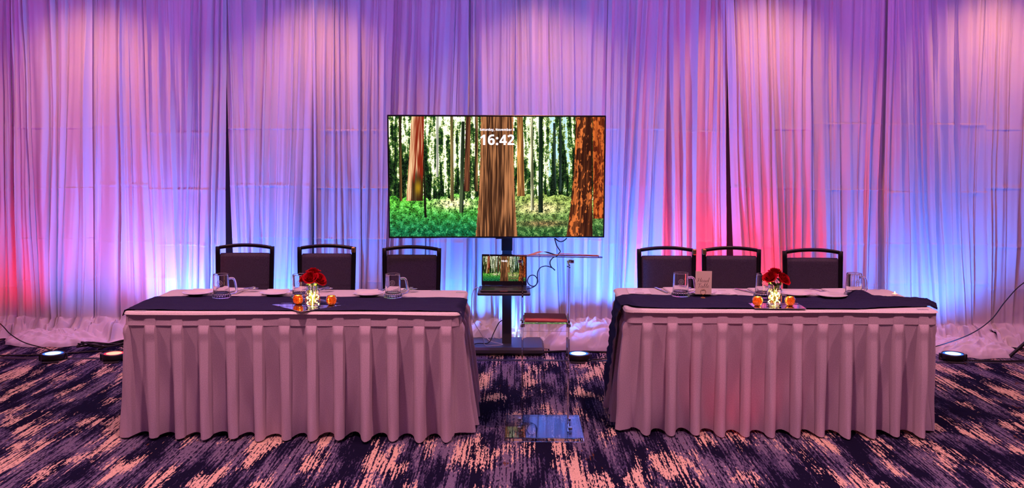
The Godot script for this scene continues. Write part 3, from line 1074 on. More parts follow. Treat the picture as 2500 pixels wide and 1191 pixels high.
func place_settings() -> void:
	var Y := TOP + 0.001
	var R := TOP + 0.008             # on the runner
	# menus
	var ml := [
		[Vector3(-2.035, Y, -5.86), 0.02, "printed menu card behind the leftmost plate on the left table"],
		[Vector3(-1.548, Y, -5.86), 0.05, "printed menu card behind the middle plate on the left table"],
		[Vector3(-0.975, Y, -5.865), 0.03, "printed menu card behind the rightmost plate on the left table"],
		[Vector3(0.775, Y, -5.925), -0.04, "printed menu card with round emblem at the left end of the right table"],
		[Vector3(1.318, Y, -5.91), -0.02, "printed menu card with round emblem just right of the table sign"],
		[Vector3(1.870, Y, -5.90), -0.02, "printed menu card with round emblem behind the two right plates of the right table"],
	]
	for a in ml:
		var o := put("menu_card", sheet(0.140, 0.20), M.menu_print)
		o.position = a[0]
		o.rotation.y = a[1]
		tag(o, a[2], "menu", "menu cards laid on the head tables")
	var nl := [
		[Vector3(-1.835, Y, -5.875), -0.10, "folded white napkin behind the leftmost mug"],
		[Vector3(-1.360, Y, -5.875), -0.10, "folded white napkin behind the roses on the left table"],
		[Vector3(-0.785, Y, -5.885), -0.10, "folded white napkin behind the rightmost mug of the left table"],
		[Vector3(1.030, Y, -5.965), 0.08, "folded white napkin behind the mug beside the table sign"],
		[Vector3(1.580, Y, -5.950), 0.08, "folded white napkin behind the roses on the right table"],
		[Vector3(2.060, Y, -5.940), 0.08, "folded white napkin behind the rightmost mug"],
	]
	for a in nl:
		var g := Geo.new()
		g.box(Vector3(0, 0.004, 0), Vector3(0.15, 0.006, 0.20), 0.0025)
		g.box(Vector3(0.002, 0.0085, 0.004), Vector3(0.146, 0.003, 0.19), 0.0014)
		var o := put("napkin", g, M.napkin_cloth)
		o.position = a[0]
		o.rotation.y = a[1]
		tag(o, a[2], "napkin", "folded napkins on the head tables")
	var kn := make_knife()
	var kl := [
		[Vector3(-1.945, Y, -5.88), 0.1, "table knife between the leftmost menu card and its napkin"],
		[Vector3(-1.466, Y, -5.88), -0.5, "table knife between the middle menu card and napkin of the left table"],
		[Vector3(-0.886, Y, -5.885), -0.25, "table knife between the rightmost menu card and napkin of the left table"],
		[Vector3(0.925, Y, -5.965), 0.22, "table knife lying left of the mug on the left part of the right table"],
		[Vector3(1.468, Y, -5.945), 0.45, "table knife lying left of the roses on the right table"],
		[Vector3(1.957, Y, -5.945), 0.42, "table knife right of the rightmost menu card"],
	]
	for k in kl.size():
		var o := kn if k == 0 else copy(kn, "", Vector3.ZERO)
		o.position = kl[k][0]
		o.rotation.y = kl[k][1]
		tag(o, kl[k][2])
	var fk := make_fork()
	var sp := make_spoon()
	var cl := [
		[Vector3(-1.765, TOP + 0.011, -5.84), -0.75, "beside the leftmost mug"],
		[Vector3(-1.290, TOP + 0.011, -5.85), -0.75, "right of the roses on the left table"],
		[Vector3(-0.740, TOP + 0.011, -5.84), -0.6, "beside the rightmost mug of the left table"],
		[Vector3(1.085, TOP + 0.011, -5.93), 0.5, "behind the mug beside the table sign"],
		[Vector3(1.640, TOP + 0.011, -5.93), 0.4, "right of the roses on the right table"],
	]
	for k in cl.size():
		var o := fk if k == 0 else copy(fk, "", Vector3.ZERO)
		o.position = cl[k][0]
		o.rotation.y = cl[k][1]
		tag(o, "steel fork resting on the napkin " + cl[k][2])
		var s := sp if k == 0 else copy(sp, "", Vector3.ZERO)
		s.position = cl[k][0] + Vector3(0.034, 0.0, 0.012)
		s.rotation.y = cl[k][1] - 0.1
		tag(s, "steel spoon on the napkin's edge " + cl[k][2])
	var pl := make_plate()
	var ps := [
		[Vector3(-1.990, R, -5.700), "leftmost white plate on the left table, at the back edge of the runner"],
		[Vector3(-1.511, R, -5.708), "white plate between the leftmost mug and the roses"],
		[Vector3(-0.927, R, -5.695), "white plate left of the rightmost mug on the left table"],
		[Vector3(1.150, R, -5.790), "white plate right behind the table sign"],
		[Vector3(1.732, R, -5.752), "white plate just right of the roses on the right table, behind the gold votive"],
		[Vector3(1.936, R, -5.700), "white plate left of the rightmost mug"],
	]
	for k in ps.size():
		var o := pl if k == 0 else copy(pl, "", Vector3.ZERO)
		o.position = ps[k][0]
		tag(o, ps[k][1])
	var mg := make_mug()
	var ms := [
		[Vector3(-1.811, R, -5.600), 0.12, "clear glass beer mug with etched emblem, leftmost on the left table"],
		[Vector3(-1.328, R, -5.600), 0.1, "clear glass beer mug half hidden behind the roses on the left table"],
		[Vector3(-0.768, R, -5.632), 0.05, "clear glass beer mug with etched emblem near the right end of the left table"],
		[Vector3(1.007, R, -5.720), -0.12, "clear glass beer mug with etched emblem left of the table sign"],
		[Vector3(1.510, R, -5.690), -0.1, "clear glass beer mug hidden behind the jar of roses on the right table"],
		[Vector3(2.070, R + 0.004, -5.700), 0.25, "clear glass beer mug at the right end of the right table"],
	]
	for k in ms.size():
		var o := mg if k == 0 else copy(mg, "", Vector3.ZERO)
		o.position = ms[k][0]
		o.rotation.y = ms[k][1]
		tag(o, ms[k][2])
	# sign card in its holder
	var h := thing("card_holder", "small gold wire card holder with round foot in front of a plate", "card holder", Vector3(1.133, R, -5.655))
	put("foot", Geo.new().lathe([Vector2(0, 0), Vector2(0.018, 0), Vector2(0.019, 0.002), Vector2(0.015, 0.005), Vector2(0.004, 0.008), Vector2(0, 0.008)], Vector3.ZERO, 28), M.gold, h)
	put("stem", Geo.new().tube([Vector3(0, 0.006, 0), Vector3(0, 0.024, 0)], 0.0015), M.gold, h)
	var ring := []
	for k in 33:
		ring.append(Vector3(0.0165 * sin(TAU * k / 32.0), 0.040 - 0.0165 * cos(TAU * k / 32.0), 0.0035))
	put("ring", Geo.new().tube(ring, 0.0010, 6, 1), M.gold, h)
	var ring2 := []
	for k in 33:
		ring2.append(Vector3(0.0165 * sin(TAU * k / 32.0), 0.040 - 0.0165 * cos(TAU * k / 32.0), -0.0035))
	put("ring", Geo.new().tube(ring2, 0.0010, 6, 1), M.gold, h)
	var card := thing("sign_card", "cream upright card lettered Head Table, held in a gold ring on the right table", "sign", Vector3(1.135, R + 0.0245, -5.655), -0.06)
	put("card_stock", Geo.new().box(Vector3(0, 0.072, -0.0005), Vector3(0.099, 0.144, 0.0012), 0.0004), M.paper, card)
	var cg := Geo.new()
	cg.grid(2, 2, func(i: int, j: int): return Vector3(-0.0495 + 0.099 * j, 0.144 - 0.144 * i, 0.0004), false, true)
	put("printed_face", cg, M.card_print, card)
	# battery tea light
	var tl := thing("tea_light", "small white battery tea light near the right end of the right table", "candle", Vector3(2.364, Y, -5.796))
	put("cup", Geo.new().lathe([Vector2(0, 0), Vector2(0.017, 0), Vector2(0.018, 0.002), Vector2(0.018, 0.014), Vector2(0.016, 0.016), Vector2(0.012, 0.013), Vector2(0.004, 0.0155), Vector2(0, 0.0155)], Vector3.ZERO, 28), M.wax, tl)
	put("flame_tip", Geo.new().lathe([Vector2(0.0035, 0.014), Vector2(0.0045, 0.020), Vector2(0.003, 0.026), Vector2(0, 0.031)], Vector3.ZERO, 12), M.flame_glow, tl)
	lamp(tl, Vector3(0, 0.040, 0), lin(1.0, 0.6, 0.25), 0.0012)
	# clips that hold the skirts
	for a in [[Vector3(-0.365, TOP + 0.0015, -5.868), "clear plastic skirt clip at the right end of the left table"], [Vector3(-0.53, TOP + 0.0015, -5.935), "clear plastic skirt clip on the back edge of the left table"], [Vector3(2.33, TOP + 0.0015, -6.03), "clear plastic skirt clip on the back edge of the right table"], [Vector3(2.345, TOP + 0.0015, -5.34), "clear plastic skirt clip at the front right corner of the right table"], [Vector3(-2.15, TOP + 0.0015, -5.207), "clear plastic skirt clip at the front left corner of the left table"]]:
		var c := put("skirt_clip", Geo.new().box(Vector3(0, 0.0012, 0), Vector3(0.065, 0.002, 0.020), 0.0007), M.clip_plastic)
		c.position = a[0]
		tag(c, a[1], "clip", "clear skirt clips")


func lamp(parent: Node3D, at: Vector3, c: Color, e: float) -> void:
	var l := OmniLight3D.new()
	l.name = "light"
	l.light_color = c
	l.light_energy = e
	l.light_size = 0.01
	l.omni_range = 6.0
	l.omni_attenuation = 2.0
	l.shadow_enabled = true
	l.position = at
	parent.add_child(l)


# ------------------------------------------------------------------ centrepieces
func rose(at: Vector3, foot: Vector3, tilt: Vector3, size: float, sd: int, label: String) -> void:
	var o := thing("rose", label, "flower", foot, 0.0, "red roses in the two jars")
	var rng := RandomNumberGenerator.new()
	rng.seed = sd
	var top := at - foot
	put("stem", Geo.new().tube([Vector3(0, 0.004, 0), top * 0.5 + Vector3(0, 0.01, 0), top], 0.0028, 7, 6), M.leaf, o)
	var bs := Basis.from_euler(tilt) * Basis.from_scale(Vector3.ONE * size)
	for layer in 4:
		var cnt: int = [3, 4, 5, 6][layer]
		for k in cnt:
			var a0 := TAU * k / cnt + layer * 0.9 + rng.randf_range(-0.2, 0.2)
			var span: float = [2.6, 2.2, 1.8, 1.55][layer]
			var r0: float = [0.006, 0.012, 0.019, 0.024][layer]
			var hh: float = [0.040, 0.040, 0.037, 0.031][layer] * rng.randf_range(0.92, 1.06)
			var flare: float = [0.001, 0.004, 0.008, 0.014][layer] * rng.randf_range(0.8, 1.25)
			var g := Geo.new()
			g.grid(9, 11, func(i: int, j: int):
				var t := i / 8.0
				var q := j / 10.0 - 0.5
				var narrow := sqrt(sin(PI * (0.10 + 0.86 * t) * 0.62))
				var a := a0 + q * span * narrow
				var r := r0 * pow(sin(PI * minf(0.5, 0.06 + t * 0.62)), 0.8) + flare * pow(t, 3)
				var curl := flare * 0.5 * pow(t, 6) * (1.0 - absf(q) * 0.6)
				var y := 0.001 + hh * (t - 0.16 * pow(absf(q) * 2.0, 2) * t) - curl * 0.9
				return top + bs * Vector3(r * cos(a), y, -r * sin(a)), false, false)
			put("petal", g, M.petal, o)
	var cal := Geo.new()
	cal.lathe([Vector2(0.001, -0.006), Vector2(0.006, -0.003), Vector2(0.010, 0.004), Vector2(0.011, 0.006)], Vector3.ZERO, 14)
	for i in cal.v.size():
		cal.v[i] = top + bs * cal.v[i]
	put("calyx", cal, M.leaf, o)
	for k in 2:
		var a1 := rng.randf_range(0, TAU)
		var st := top * 0.93
		var lf := Geo.new()
		lf.grid(8, 5, func(i: int, j: int):
			var t := i / 7.0
			var q := (j / 4.0 - 0.5) * 0.030 * sin(PI * pow(t, 0.8))
			var dirv := Vector3(cos(a1), 0.15 - 0.9 * t, sin(a1))
			return st + dirv * 0.045 * t + Vector3(-sin(a1), 0.12 * absf(q) * 20.0, cos(a1)) * q, false, false)
		put("leaf", lf, M.leaf, o)


func centrepiece(at: Vector3, mirror_at: Vector3, turn: float, size: Vector2, v1: Vector3, v2: Vector3, side: String) -> void:
	var ym := TOP + 0.012
	var mr := thing("mirror_tile", "square mirror tile under the jar of roses on the %s table" % side, "mirror", Vector3(mirror_at.x, TOP + 0.0088, mirror_at.z), turn)
	put("glass", Geo.new().box(Vector3(0, 0.0016, 0), Vector3(size.x, 0.003, size.y), 0.0008), M.mirror, mr)
	var y := ym + 0.001
	var jar := thing("mason_jar", "clear mason jar holding lit fairy lights and roses on the %s table" % side, "jar", Vector3(at.x, y, at.z))
	var g := Geo.new()
	g.lathe([Vector2(0, 0), Vector2(0.0330, 0), Vector2(0.0396, 0.003), Vector2(0.0424, 0.010), Vector2(0.0424, 0.085), Vector2(0.0396, 0.096), Vector2(0.0336, 0.103),
		Vector2(0.0330, 0.107), Vector2(0.0358, 0.109), Vector2(0.0330, 0.112), Vector2(0.0330, 0.116), Vector2(0.0354, 0.118), Vector2(0.0330, 0.121), Vector2(0.0332, 0.128), Vector2(0.0319, 0.130), Vector2(0.0304, 0.128),
		Vector2(0.0303, 0.106), Vector2(0.0363, 0.095), Vector2(0.0391, 0.084), Vector2(0.0391, 0.012), Vector2(0.0352, 0.006), Vector2(0, 0.005)], Vector3.ZERO, 48)
	put("vessel", g, M.clear_glass, jar)
	# fairy lights: a wire coiled in the jar with warm bulbs
	var fl := thing("fairy_lights", "coil of warm white fairy lights glowing in the jar on the %s table" % side, "string light", Vector3(at.x, y + 0.007, at.z))
	var rng := RandomNumberGenerator.new()
	rng.seed = 40 + int(at.x * 10)
	var w := []
	for k in 96:
		var a := k * 0.78
		var r := 0.012 + 0.022 * (0.5 + 0.5 * sin(k * 1.7))
		w.append(Vector3(r * cos(a), 0.004 + 0.074 * k / 95.0 + 0.004 * sin(k * 2.3), r * sin(a)))
	put("wire", Geo.new().tube(w, 0.0005, 5, 3), M.gold, fl)
	var ball := Geo.new().lathe([Vector2(0, -0.0034), Vector2(0.0025, -0.0024), Vector2(0.0034, 0), Vector2(0.0025, 0.0024), Vector2(0, 0.0034)], Vector3.ZERO, 10).mesh()
	for k in 46:
		var b := put("bulb", ball, M.fairy_glow, fl)
		b.position = w[2 + k * 2] + Vector3(0, 0.001, 0)
	lamp(fl, Vector3(0, 0.060, 0), lin(1.0, 0.64, 0.12), 0.05)
	for k in 2:
		var p: Vector3 = [v1, v2][k]
		var o := thing("votive_holder", "round gold mercury glass votive holder %s the jar on the %s table" % [["left of", "right of"][k], side], "candle holder", Vector3(p.x, y, p.z), 0.0, "gold votive holders on the mirror tiles")
		put("outer_glass", Geo.new().lathe([Vector2(0, -0.0004), Vector2(0.0168, -0.0004), Vector2(0.0185, 0.002), Vector2(0.0255, 0.009), Vector2(0.0310, 0.019), Vector2(0.0328, 0.030), Vector2(0.0308, 0.041), Vector2(0.0258, 0.050), Vector2(0.0242, 0.0535), Vector2(0.0225, 0.0530),
			Vector2(0.0238, 0.0490), Vector2(0.0286, 0.0408), Vector2(0.0306, 0.030), Vector2(0.0290, 0.0195), Vector2(0.0240, 0.0095), Vector2(0.0178, 0.0022), Vector2(0.0160, 0.0002), Vector2(0, 0.0002)], Vector3.ZERO, 40), M.clear_glass, o)
		put("gold_foil", Geo.new().lathe([Vector2(0, 0.0008), Vector2(0.0155, 0.0008), Vector2(0.0175, 0.002), Vector2(0.0235, 0.009), Vector2(0.0285, 0.019), Vector2(0.0300, 0.030), Vector2(0.0280, 0.041), Vector2(0.0235, 0.049), Vector2(0.0220, 0.052), Vector2(0.0205, 0.0515),
			Vector2(0.0215, 0.048), Vector2(0.026, 0.040), Vector2(0.0280, 0.030), Vector2(0.0265, 0.020), Vector2(0.021, 0.010), Vector2(0.014, 0.005), Vector2(0, 0.004)], Vector3.ZERO, 40), M.mercury_glass, o)
		var c := thing("tea_light", "lit tea light inside the gold votive holder %s the jar on the %s table" % [["left of", "right of"][k], side], "candle", Vector3(p.x, y + 0.0042, p.z), 0.0, "tea lights in the gold votives")
		put("cup", Geo.new().lathe([Vector2(0, 0), Vector2(0.012, 0.0), Vector2(0.0135, 0.002), Vector2(0.0135, 0.011), Vector2(0.012, 0.012), Vector2(0, 0.011)], Vector3.ZERO, 24), M.wax, c)
		put("flame", Geo.new().lathe([Vector2(0.0, 0.012), Vector2(0.003, 0.015), Vector2(0.0040, 0.020), Vector2(0.0025, 0.027), Vector2(0, 0.034)], Vector3.ZERO, 12), M.flame_glow, c)
		lamp(c, Vector3(0, 0.020, 0), lin(1.0, 0.60, 0.14), 0.014)


# ------------------------------------------------------------------ screen, stand, laptop
func words(s: String, size: float, at: Vector3, parent: Node3D, called: String) -> void:
	var tm := TextMesh.new()
	var f := SystemFont.new()
	f.font_names = PackedStringArray(["Droid Sans"])
	f.font_weight = 700
	tm.font = f
	tm.text = s
	tm.font_size = 64
	tm.pixel_size = size / 64.0
	tm.depth = 0.0006
	var o := put(called, tm, M.screen_text, parent)
	o.position = at


func quad(w: float, h: float, z: float) -> Geo:
	var g := Geo.new()
	g.grid(2, 2, func(i: int, j: int): return Vector3((j - 0.5) * w, (0.5 - i) * h, z), false, true)
	return g


func television() -> void:
	var tv := thing("television", "large flat screen showing a sunlit forest and the time 16:42", "television", Vector3(-0.167, 1.422, -7.19), 0.046)
	put("cabinet", Geo.new().box(Vector3(0, 0, -0.022), Vector3(1.676, 0.946, 0.04), 0.004), M.black_plastic, tv)
	put("rear_housing", Geo.new().box(Vector3(0, -0.12, -0.055), Vector3(1.1, 0.5, 0.03), 0.01), M.black_plastic, tv)
	put("screen", quad(1.652, 0.920, -0.0008), M.tv_picture, tv)
	put("sensor_lip", Geo.new().box(Vector3(0.02, -0.476, -0.012), Vector3(0.06, 0.008, 0.015), 0.002), M.black_plastic, tv)
	words("Saturday, November 8", 0.0250, Vector3(0.0, 0.362, 0.0004), tv, "date_text")
	words("16:42", 0.108, Vector3(0.0, 0.283, 0.0004), tv, "clock_text")
	var a := AreaLight3D.new()
	a.name = "screen_light"
	a.area_size = Vector2(1.64, 0.91)
	a.light_color = lin(0.85, 1.0, 0.6)
	a.light_energy = 0.04
	a.shadow_enabled = true
	a.position = Vector3(0, 0, 0.02)
	a.rotation.y = PI
	tv.add_child(a)
	var st := thing("screen_stand", "black screen stand with square column, laptop shelf and wide flat base", "stand", Vector3(-0.092, 0, -7.42))
	put("column", Geo.new().box(Vector3(0, 0.74, 0), Vector3(0.076, 1.38, 0.06), 0.006), M.stand_metal, st)
	var cap := Geo.new()
	cap.box(Vector3(0, 0.905, 0.002), Vector3(0.088, 0.16, 0.072), 0.004)
	put("height_clamp", cap, M.black_plastic, st)
	put("mount_plate", Geo.new().box(Vector3(-0.06, 1.32, 0.060), Vector3(0.46, 0.30, 0.04), 0.004), M.black_plastic, st)
	put("mount_arm", Geo.new().box(Vector3(0, 1.32, 0.028), Vector3(0.07, 0.2, 0.055), 0.003), M.black_plastic, st)
	put("base", Geo.new().box(Vector3(-0.01, 0.040, -0.02), Vector3(0.62, 0.060, 0.42), 0.018), M.stand_metal, st)
	for sx: int in [-1, 1]:
		for sz: int in [-1, 1]:
			put("foot", Geo.new().lathe([Vector2(0, 0), Vector2(0.02, 0), Vector2(0.022, 0.012), Vector2(0, 0.012)], Vector3(-0.01 + sx * 0.27, 0, -0.02 + sz * 0.17), 16), M.black_rubber, st)
	var sh := Geo.new()
	sh.box(Vector3(-0.018, 0.536, 0.235), Vector3(0.405, 0.022, 0.34), 0.005)
	put("shelf", sh, M.stand_metal, st)
	put("shelf_bracket", Geo.new().box(Vector3(0, 0.515, 0.10), Vector3(0.07, 0.03, 0.16), 0.004), M.stand_metal, st)
	# laptop
	var lp := thing("laptop", "open dark grey laptop showing the same forest, on the stand's shelf", "laptop", Vector3(-0.112, 0.5475, -7.16))
	put("base", Geo.new().box(Vector3(0, 0.009, 0.01), Vector3(0.356, 0.016, 0.248), 0.004), M.space_grey, lp)
	put("notch", Geo.new().box(Vector3(0, 0.0115, 0.1336), Vector3(0.06, 0.005, 0.001), 0.0004), M.tan_card, lp)
	var keys := Node3D.new()
	keys.name = "keyboard"
	lp.add_child(keys)
	for r in 5:
		for k in 14:
			var key := put("key", Geo.new().box(Vector3(-0.137 + k * 0.0211, 0.0178, -0.085 + r * 0.0205), Vector3(0.0185, 0.0018, 0.0175), 0.0006), M.black_plastic, keys)
	put("trackpad", Geo.new().box(Vector3(0, 0.0174, 0.068), Vector3(0.14, 0.0008, 0.09), 0.0003), M.stand_metal, lp)
	var lid := Node3D.new()
	lid.name = "lid"
	lid.position = Vector3(0, 0.017, -0.112)
	lid.rotation_degrees.x = -9
	lp.add_child(lid)
	put("shell", Geo.new().box(Vector3(0, 0.123, -0.004), Vector3(0.356, 0.246, 0.006), 0.0025), M.space_grey, lid)
	put("bezel", Geo.new().box(Vector3(0, 0.123, -0.0005), Vector3(0.352, 0.242, 0.0012), 0.0004), M.black_plastic, lid)
	var q := put("screen", quad(0.336, 0.196, 0.0006), M.laptop_picture, lid)
	q.position.y = 0.132
	words("16:42", 0.020, Vector3(0, 0.192, 0.0010), lid, "clock_text")


func lectern() -> void:
	var o := thing("lectern", "clear acrylic lectern with flat reading top, shelf and square base between the tables", "lectern", Vector3(0.158, 0.004, -5.375))
	var g := Geo.new()
	g.box(Vector3.ZERO, Vector3(0.635, 0.010, 0.40), 0.0015, Transform3D(Basis.from_euler(Vector3(deg_to_rad(-6.9), 0, deg_to_rad(-0.8))), Vector3(-0.004, 1.044, 0.0)))
	put("reading_top", g, M.acrylic, o)
	for s: int in [-1, 1]:
		put("side_panel", Geo.new().box(Vector3(s * 0.134 + 0.0, 0.515, 0.0), Vector3(0.010, 0.975, 0.215), 0.001), M.acrylic, o)
		for z in [-0.085, 0.085]:
			for y in [0.018, 1.016 + z * 0.12]:
				var b := Geo.new()
				b.lathe([Vector2(0, -0.008), Vector2(0.011, -0.008), Vector2(0.012, -0.006), Vector2(0.012, 0.006), Vector2(0.011, 0.008), Vector2(0, 0.008)], Vector3(s * 0.149, y + (0.020 if y < 0.5 else -0.004), z), 18)
				put("standoff", b, M.chrome, o)
		for z in [-0.085, 0.085]:
			put("shelf_bolt", Geo.new().tube([Vector3(s * 0.120, 0.650, z), Vector3(s * 0.146, 0.650, z)], 0.009, 14, 1), M.chrome, o)
	put("shelf", Geo.new().box(Vector3(0, 0.668, 0.0), Vector3(0.256, 0.010, 0.205), 0.001), M.acrylic, o)
	put("shelf_lip", Geo.new().box(Vector3(0, 0.640, 0.098), Vector3(0.256, 0.045, 0.006), 0.001), M.acrylic, o)
	put("base", Geo.new().box(Vector3(-0.006, 0.0125, -0.005), Vector3(0.455, 0.025, 0.44), 0.002), M.acrylic, o)
	# papers
	var f1 := thing("open_folder", "tan open folder with an arched page on the left of the lectern top", "folder", Vector3(0.115, 1.053, -5.36), 0.1)
	var a := Geo.new()
	a.grid(5, 19, func(i: int, j: int):
		var t := j / 18.0
		return Vector3(-0.125 + 0.24 * t, 0.003 + 0.020 * pow(sin(PI * smoothstep(0.25, 1.0, t)), 1.2), -0.12 + 0.24 * i / 4.0) + Vector3(0, 0.028 * (i / 4.0 - 0.5), 0), false, true)
	put("arched_page", a, M.tan_card, f1)
	put("cover", Geo.new().box(Vector3(0, 0.002, 0), Vector3(0.255, 0.004, 0.25), 0.0012, Transform3D(Basis.from_euler(Vector3(deg_to_rad(-6.9), 0, 0)), Vector3.ZERO)), M.tan_card, f1)
	var f2 := thing("closed_folder", "reddish tan closed folder on the right of the lectern top", "folder", Vector3(0.350, 1.050, -5.36), -0.05)
	for k in 2:
		put("cover", Geo.new().box(Vector3(0, 0.003 + 0.006 * k, 0), Vector3(0.225, 0.003, 0.25), 0.001, Transform3D(Basis.from_euler(Vector3(deg_to_rad(-6.9), 0, deg_to_rad(-1.2 - 1.2 * k))), Vector3.ZERO)), M.red_card if k == 0 else M.tan_card, f2)
	var f3 := thing("red_folder", "dark red folder lying on the shelf inside the lectern", "folder", Vector3(0.158, 0.678, -5.372), 0.02)
	put("back_cover", Geo.new().box(Vector3(0, 0.0018, 0), Vector3(0.246, 0.003, 0.208), 0.001), M.red_card, f3)
	put("front_cover", Geo.new().box(Vector3(0.002, 0.009, 0.0), Vector3(0.246, 0.003, 0.208), 0.001, Transform3D(Basis.from_euler(Vector3(0.02, 0, -0.02)), Vector3.ZERO)), M.red_card, f3)


func cable(pts: Array, r: float, m: Material, label: String) -> void:
	tag(put("cable", Geo.new().tube(pts, r, 7, 8), m), label, "cable")


func cables() -> void:
	cable([Vector3(-4.7, 0.62, -7.34), Vector3(-4.35, 0.36, -7.33), Vector3(-4.144, 0.234, -7.3), Vector3(-4.067, 0.151, -7.3), Vector3(-3.956, 0.081, -7.30), Vector3(-3.794, 0.035, -7.30), Vector3(-3.66, 0.012, -7.26), Vector3(-3.5, 0.012, -7.25)], 0.0045, M.black_rubber, "black cable sagging down to the floor in front of the leftmost drapes")
	cable([Vector3(-4.5, 0.010, -7.12), Vector3(-4.0, 0.010, -7.16), Vector3(-3.75, 0.010, -7.19), Vector3(-3.5, 0.012, -7.27), Vector3(-3.35, 0.014, -7.30), Vector3(-3.05, 0.014, -7.29), Vector3(-2.6, 0.010, -7.36)], 0.006, M.black_rubber, "black cable lying on the carpet behind the two left floor lights")
	var rng := RandomNumberGenerator.new()
	rng.seed = 9
	for k in 3:
		var p := []
		for i in 9:
			var a := i * 0.9 + k
			p.append(Vector3(-3.38 + 0.20 * cos(a * 1.1 + k) + 0.03 * k, 0.014 + 0.012 * k + 0.045 * absf(sin(a * 1.3 + k)), -7.40 + 0.05 * sin(a) + 0.02 * k))
		cable(p, 0.006, M.black_rubber, ["black cable coiled lowest in the tangle beside the left table", "black cable coiled in the middle of the tangle beside the left table", "black cable looping highest in the tangle beside the left table"][k])
	cable([Vector3(4.6, 0.95, -7.3), Vector3(4.25, 0.74, -7.3), Vector3(3.99, 0.597, -7.3), Vector3(3.855, 0.449, -7.3), Vector3(3.751, 0.30, -7.3), Vector3(3.596, 0.184, -7.3), Vector3(3.374, 0.096, -7.3), Vector3(3.2, 0.06, -7.28), Vector3(3.0, 0.014, -7.25)], 0.0042, M.black_rubber, "black cable rising across the drapes right of the right table")
	cable([Vector3(0.58, 0.012, -7.10), Vector3(0.70, 0.014, -7.13), Vector3(0.85, 0.012, -7.15), Vector3(1.1, 0.012, -7.15)], 0.005, M.black_rubber, "short black cable running right from the middle floor light")
	cable([Vector3(0.18, 0.012, -7.34), Vector3(0.4, 0.012, -7.38), Vector3(0.6, 0.012, -7.36), Vector3(0.85, 0.012, -7.34)], 0.008, M.black_rubber, "black cable lying along the foot of the bunched drape right of the stand")
	cable([Vector3(3.5, 0.012, -7.13), Vector3(3.7, 0.012, -7.11), Vector3(3.95, 0.012, -7.12), Vector3(4.3, 0.012, -7.12)], 0.006, M.black_rubber, "black cable on the carpet right of the rightmost floor light")
	cable([Vector3(0.26, 1.0, -7.245), Vector3(0.284, 0.945, -7.24), Vector3(0.33, 0.919, -7.22), Vector3(0.376, 0.945, -7.24), Vector3(0.38, 1.0, -7.245)], 0.0045, M.black_rubber, "black cord looping just below the large screen's lower edge")
	cable([Vector3(0.272, 1.0, -7.245), Vector3(0.284, 0.935, -7.24), Vector3(0.30, 0.885, -7.22), Vector3(0.325, 0.848, -7.2), Vector3(0.318, 0.835, -7.19), Vector3(0.295, 0.815, -7.17), Vector3(0.265, 0.800, -7.15), Vector3(0.245, 0.77, -7.15), Vector3(0.252, 0.735, -7.15), Vector3(0.284, 0.703, -7.15), Vector3(0.262, 0.722, -7.15), Vector3(0.215, 0.737, -7.15), Vector3(0.172, 0.725, -7.15),
		Vector3(0.150, 0.69, -7.15), Vector3(0.148, 0.645, -7.15), Vector3(0.150, 0.61, -7.15), Vector3(0.125, 0.580, -7.15), Vector3(0.092, 0.585, -7.15), Vector3(0.070, 0.62, -7.14), Vector3(0.088, 0.660, -7.14), Vector3(0.122, 0.665, -7.14), Vector3(0.146, 0.635, -7.145), Vector3(0.138, 0.590, -7.145), Vector3(0.100, 0.566, -7.14), Vector3(0.064, 0.560, -7.13)], 0.0042, M.black_rubber, "black video cord curling from the large screen to the laptop")
	cable([Vector3(-0.294, 0.556, -7.12), Vector3(-0.320, 0.572, -7.12), Vector3(-0.352, 0.535, -7.13), Vector3(-0.362, 0.443, -7.15), Vector3(-0.352, 0.313, -7.15), Vector3(-0.279, 0.167, -7.2), Vector3(-0.262, 0.09, -7.24), Vector3(-0.20, 0.076, -7.29), Vector3(-0.14, 0.078, -7.30), Vector3(-0.13, 0.078, -7.34), Vector3(-0.22, 0.085, -7.40), Vector3(-0.275, 0.12, -7.46)], 0.003, M.white_cable, "thin pale charging cord drooping from the laptop to the stand's base")
	cable([Vector3(-0.46, 0.03, -7.30), Vector3(-0.34, 0.078, -7.34), Vector3(-0.24, 0.078, -7.38), Vector3(-0.20, 0.14, -7.46), Vector3(-0.16, 0.22, -7.465), Vector3(-0.125, 0.25, -7.455)], 0.004, M.black_rubber, "black power cord crossing the stand's base to its column")
	# tripod foot at the right edge
	var o := thing("tripod_stand", "black tripod stand leg standing at the far right edge of the picture", "stand", Vector3(4.22, 0, -7.22))
	put("pole", Geo.new().tube([Vector3(0, 0.08, 0), Vector3(0, 1.5, 0)], 0.017, 12, 1), M.black_plastic, o)
	for k in 3:
		var a := PI + k * TAU / 3 - 0.1
		var d := Vector3(cos(a), 0, -sin(a))
		put("leg", Geo.new().tube([Vector3(0, 0.36, 0), d * 0.33 + Vector3(0, 0.014, 0)], 0.013, 10, 1), M.black_plastic, o)
		put("brace", Geo.new().tube([Vector3(0, 0.12, 0), d * 0.19 + Vector3(0, 0.165, 0)], 0.007, 8, 1), M.black_plastic, o)


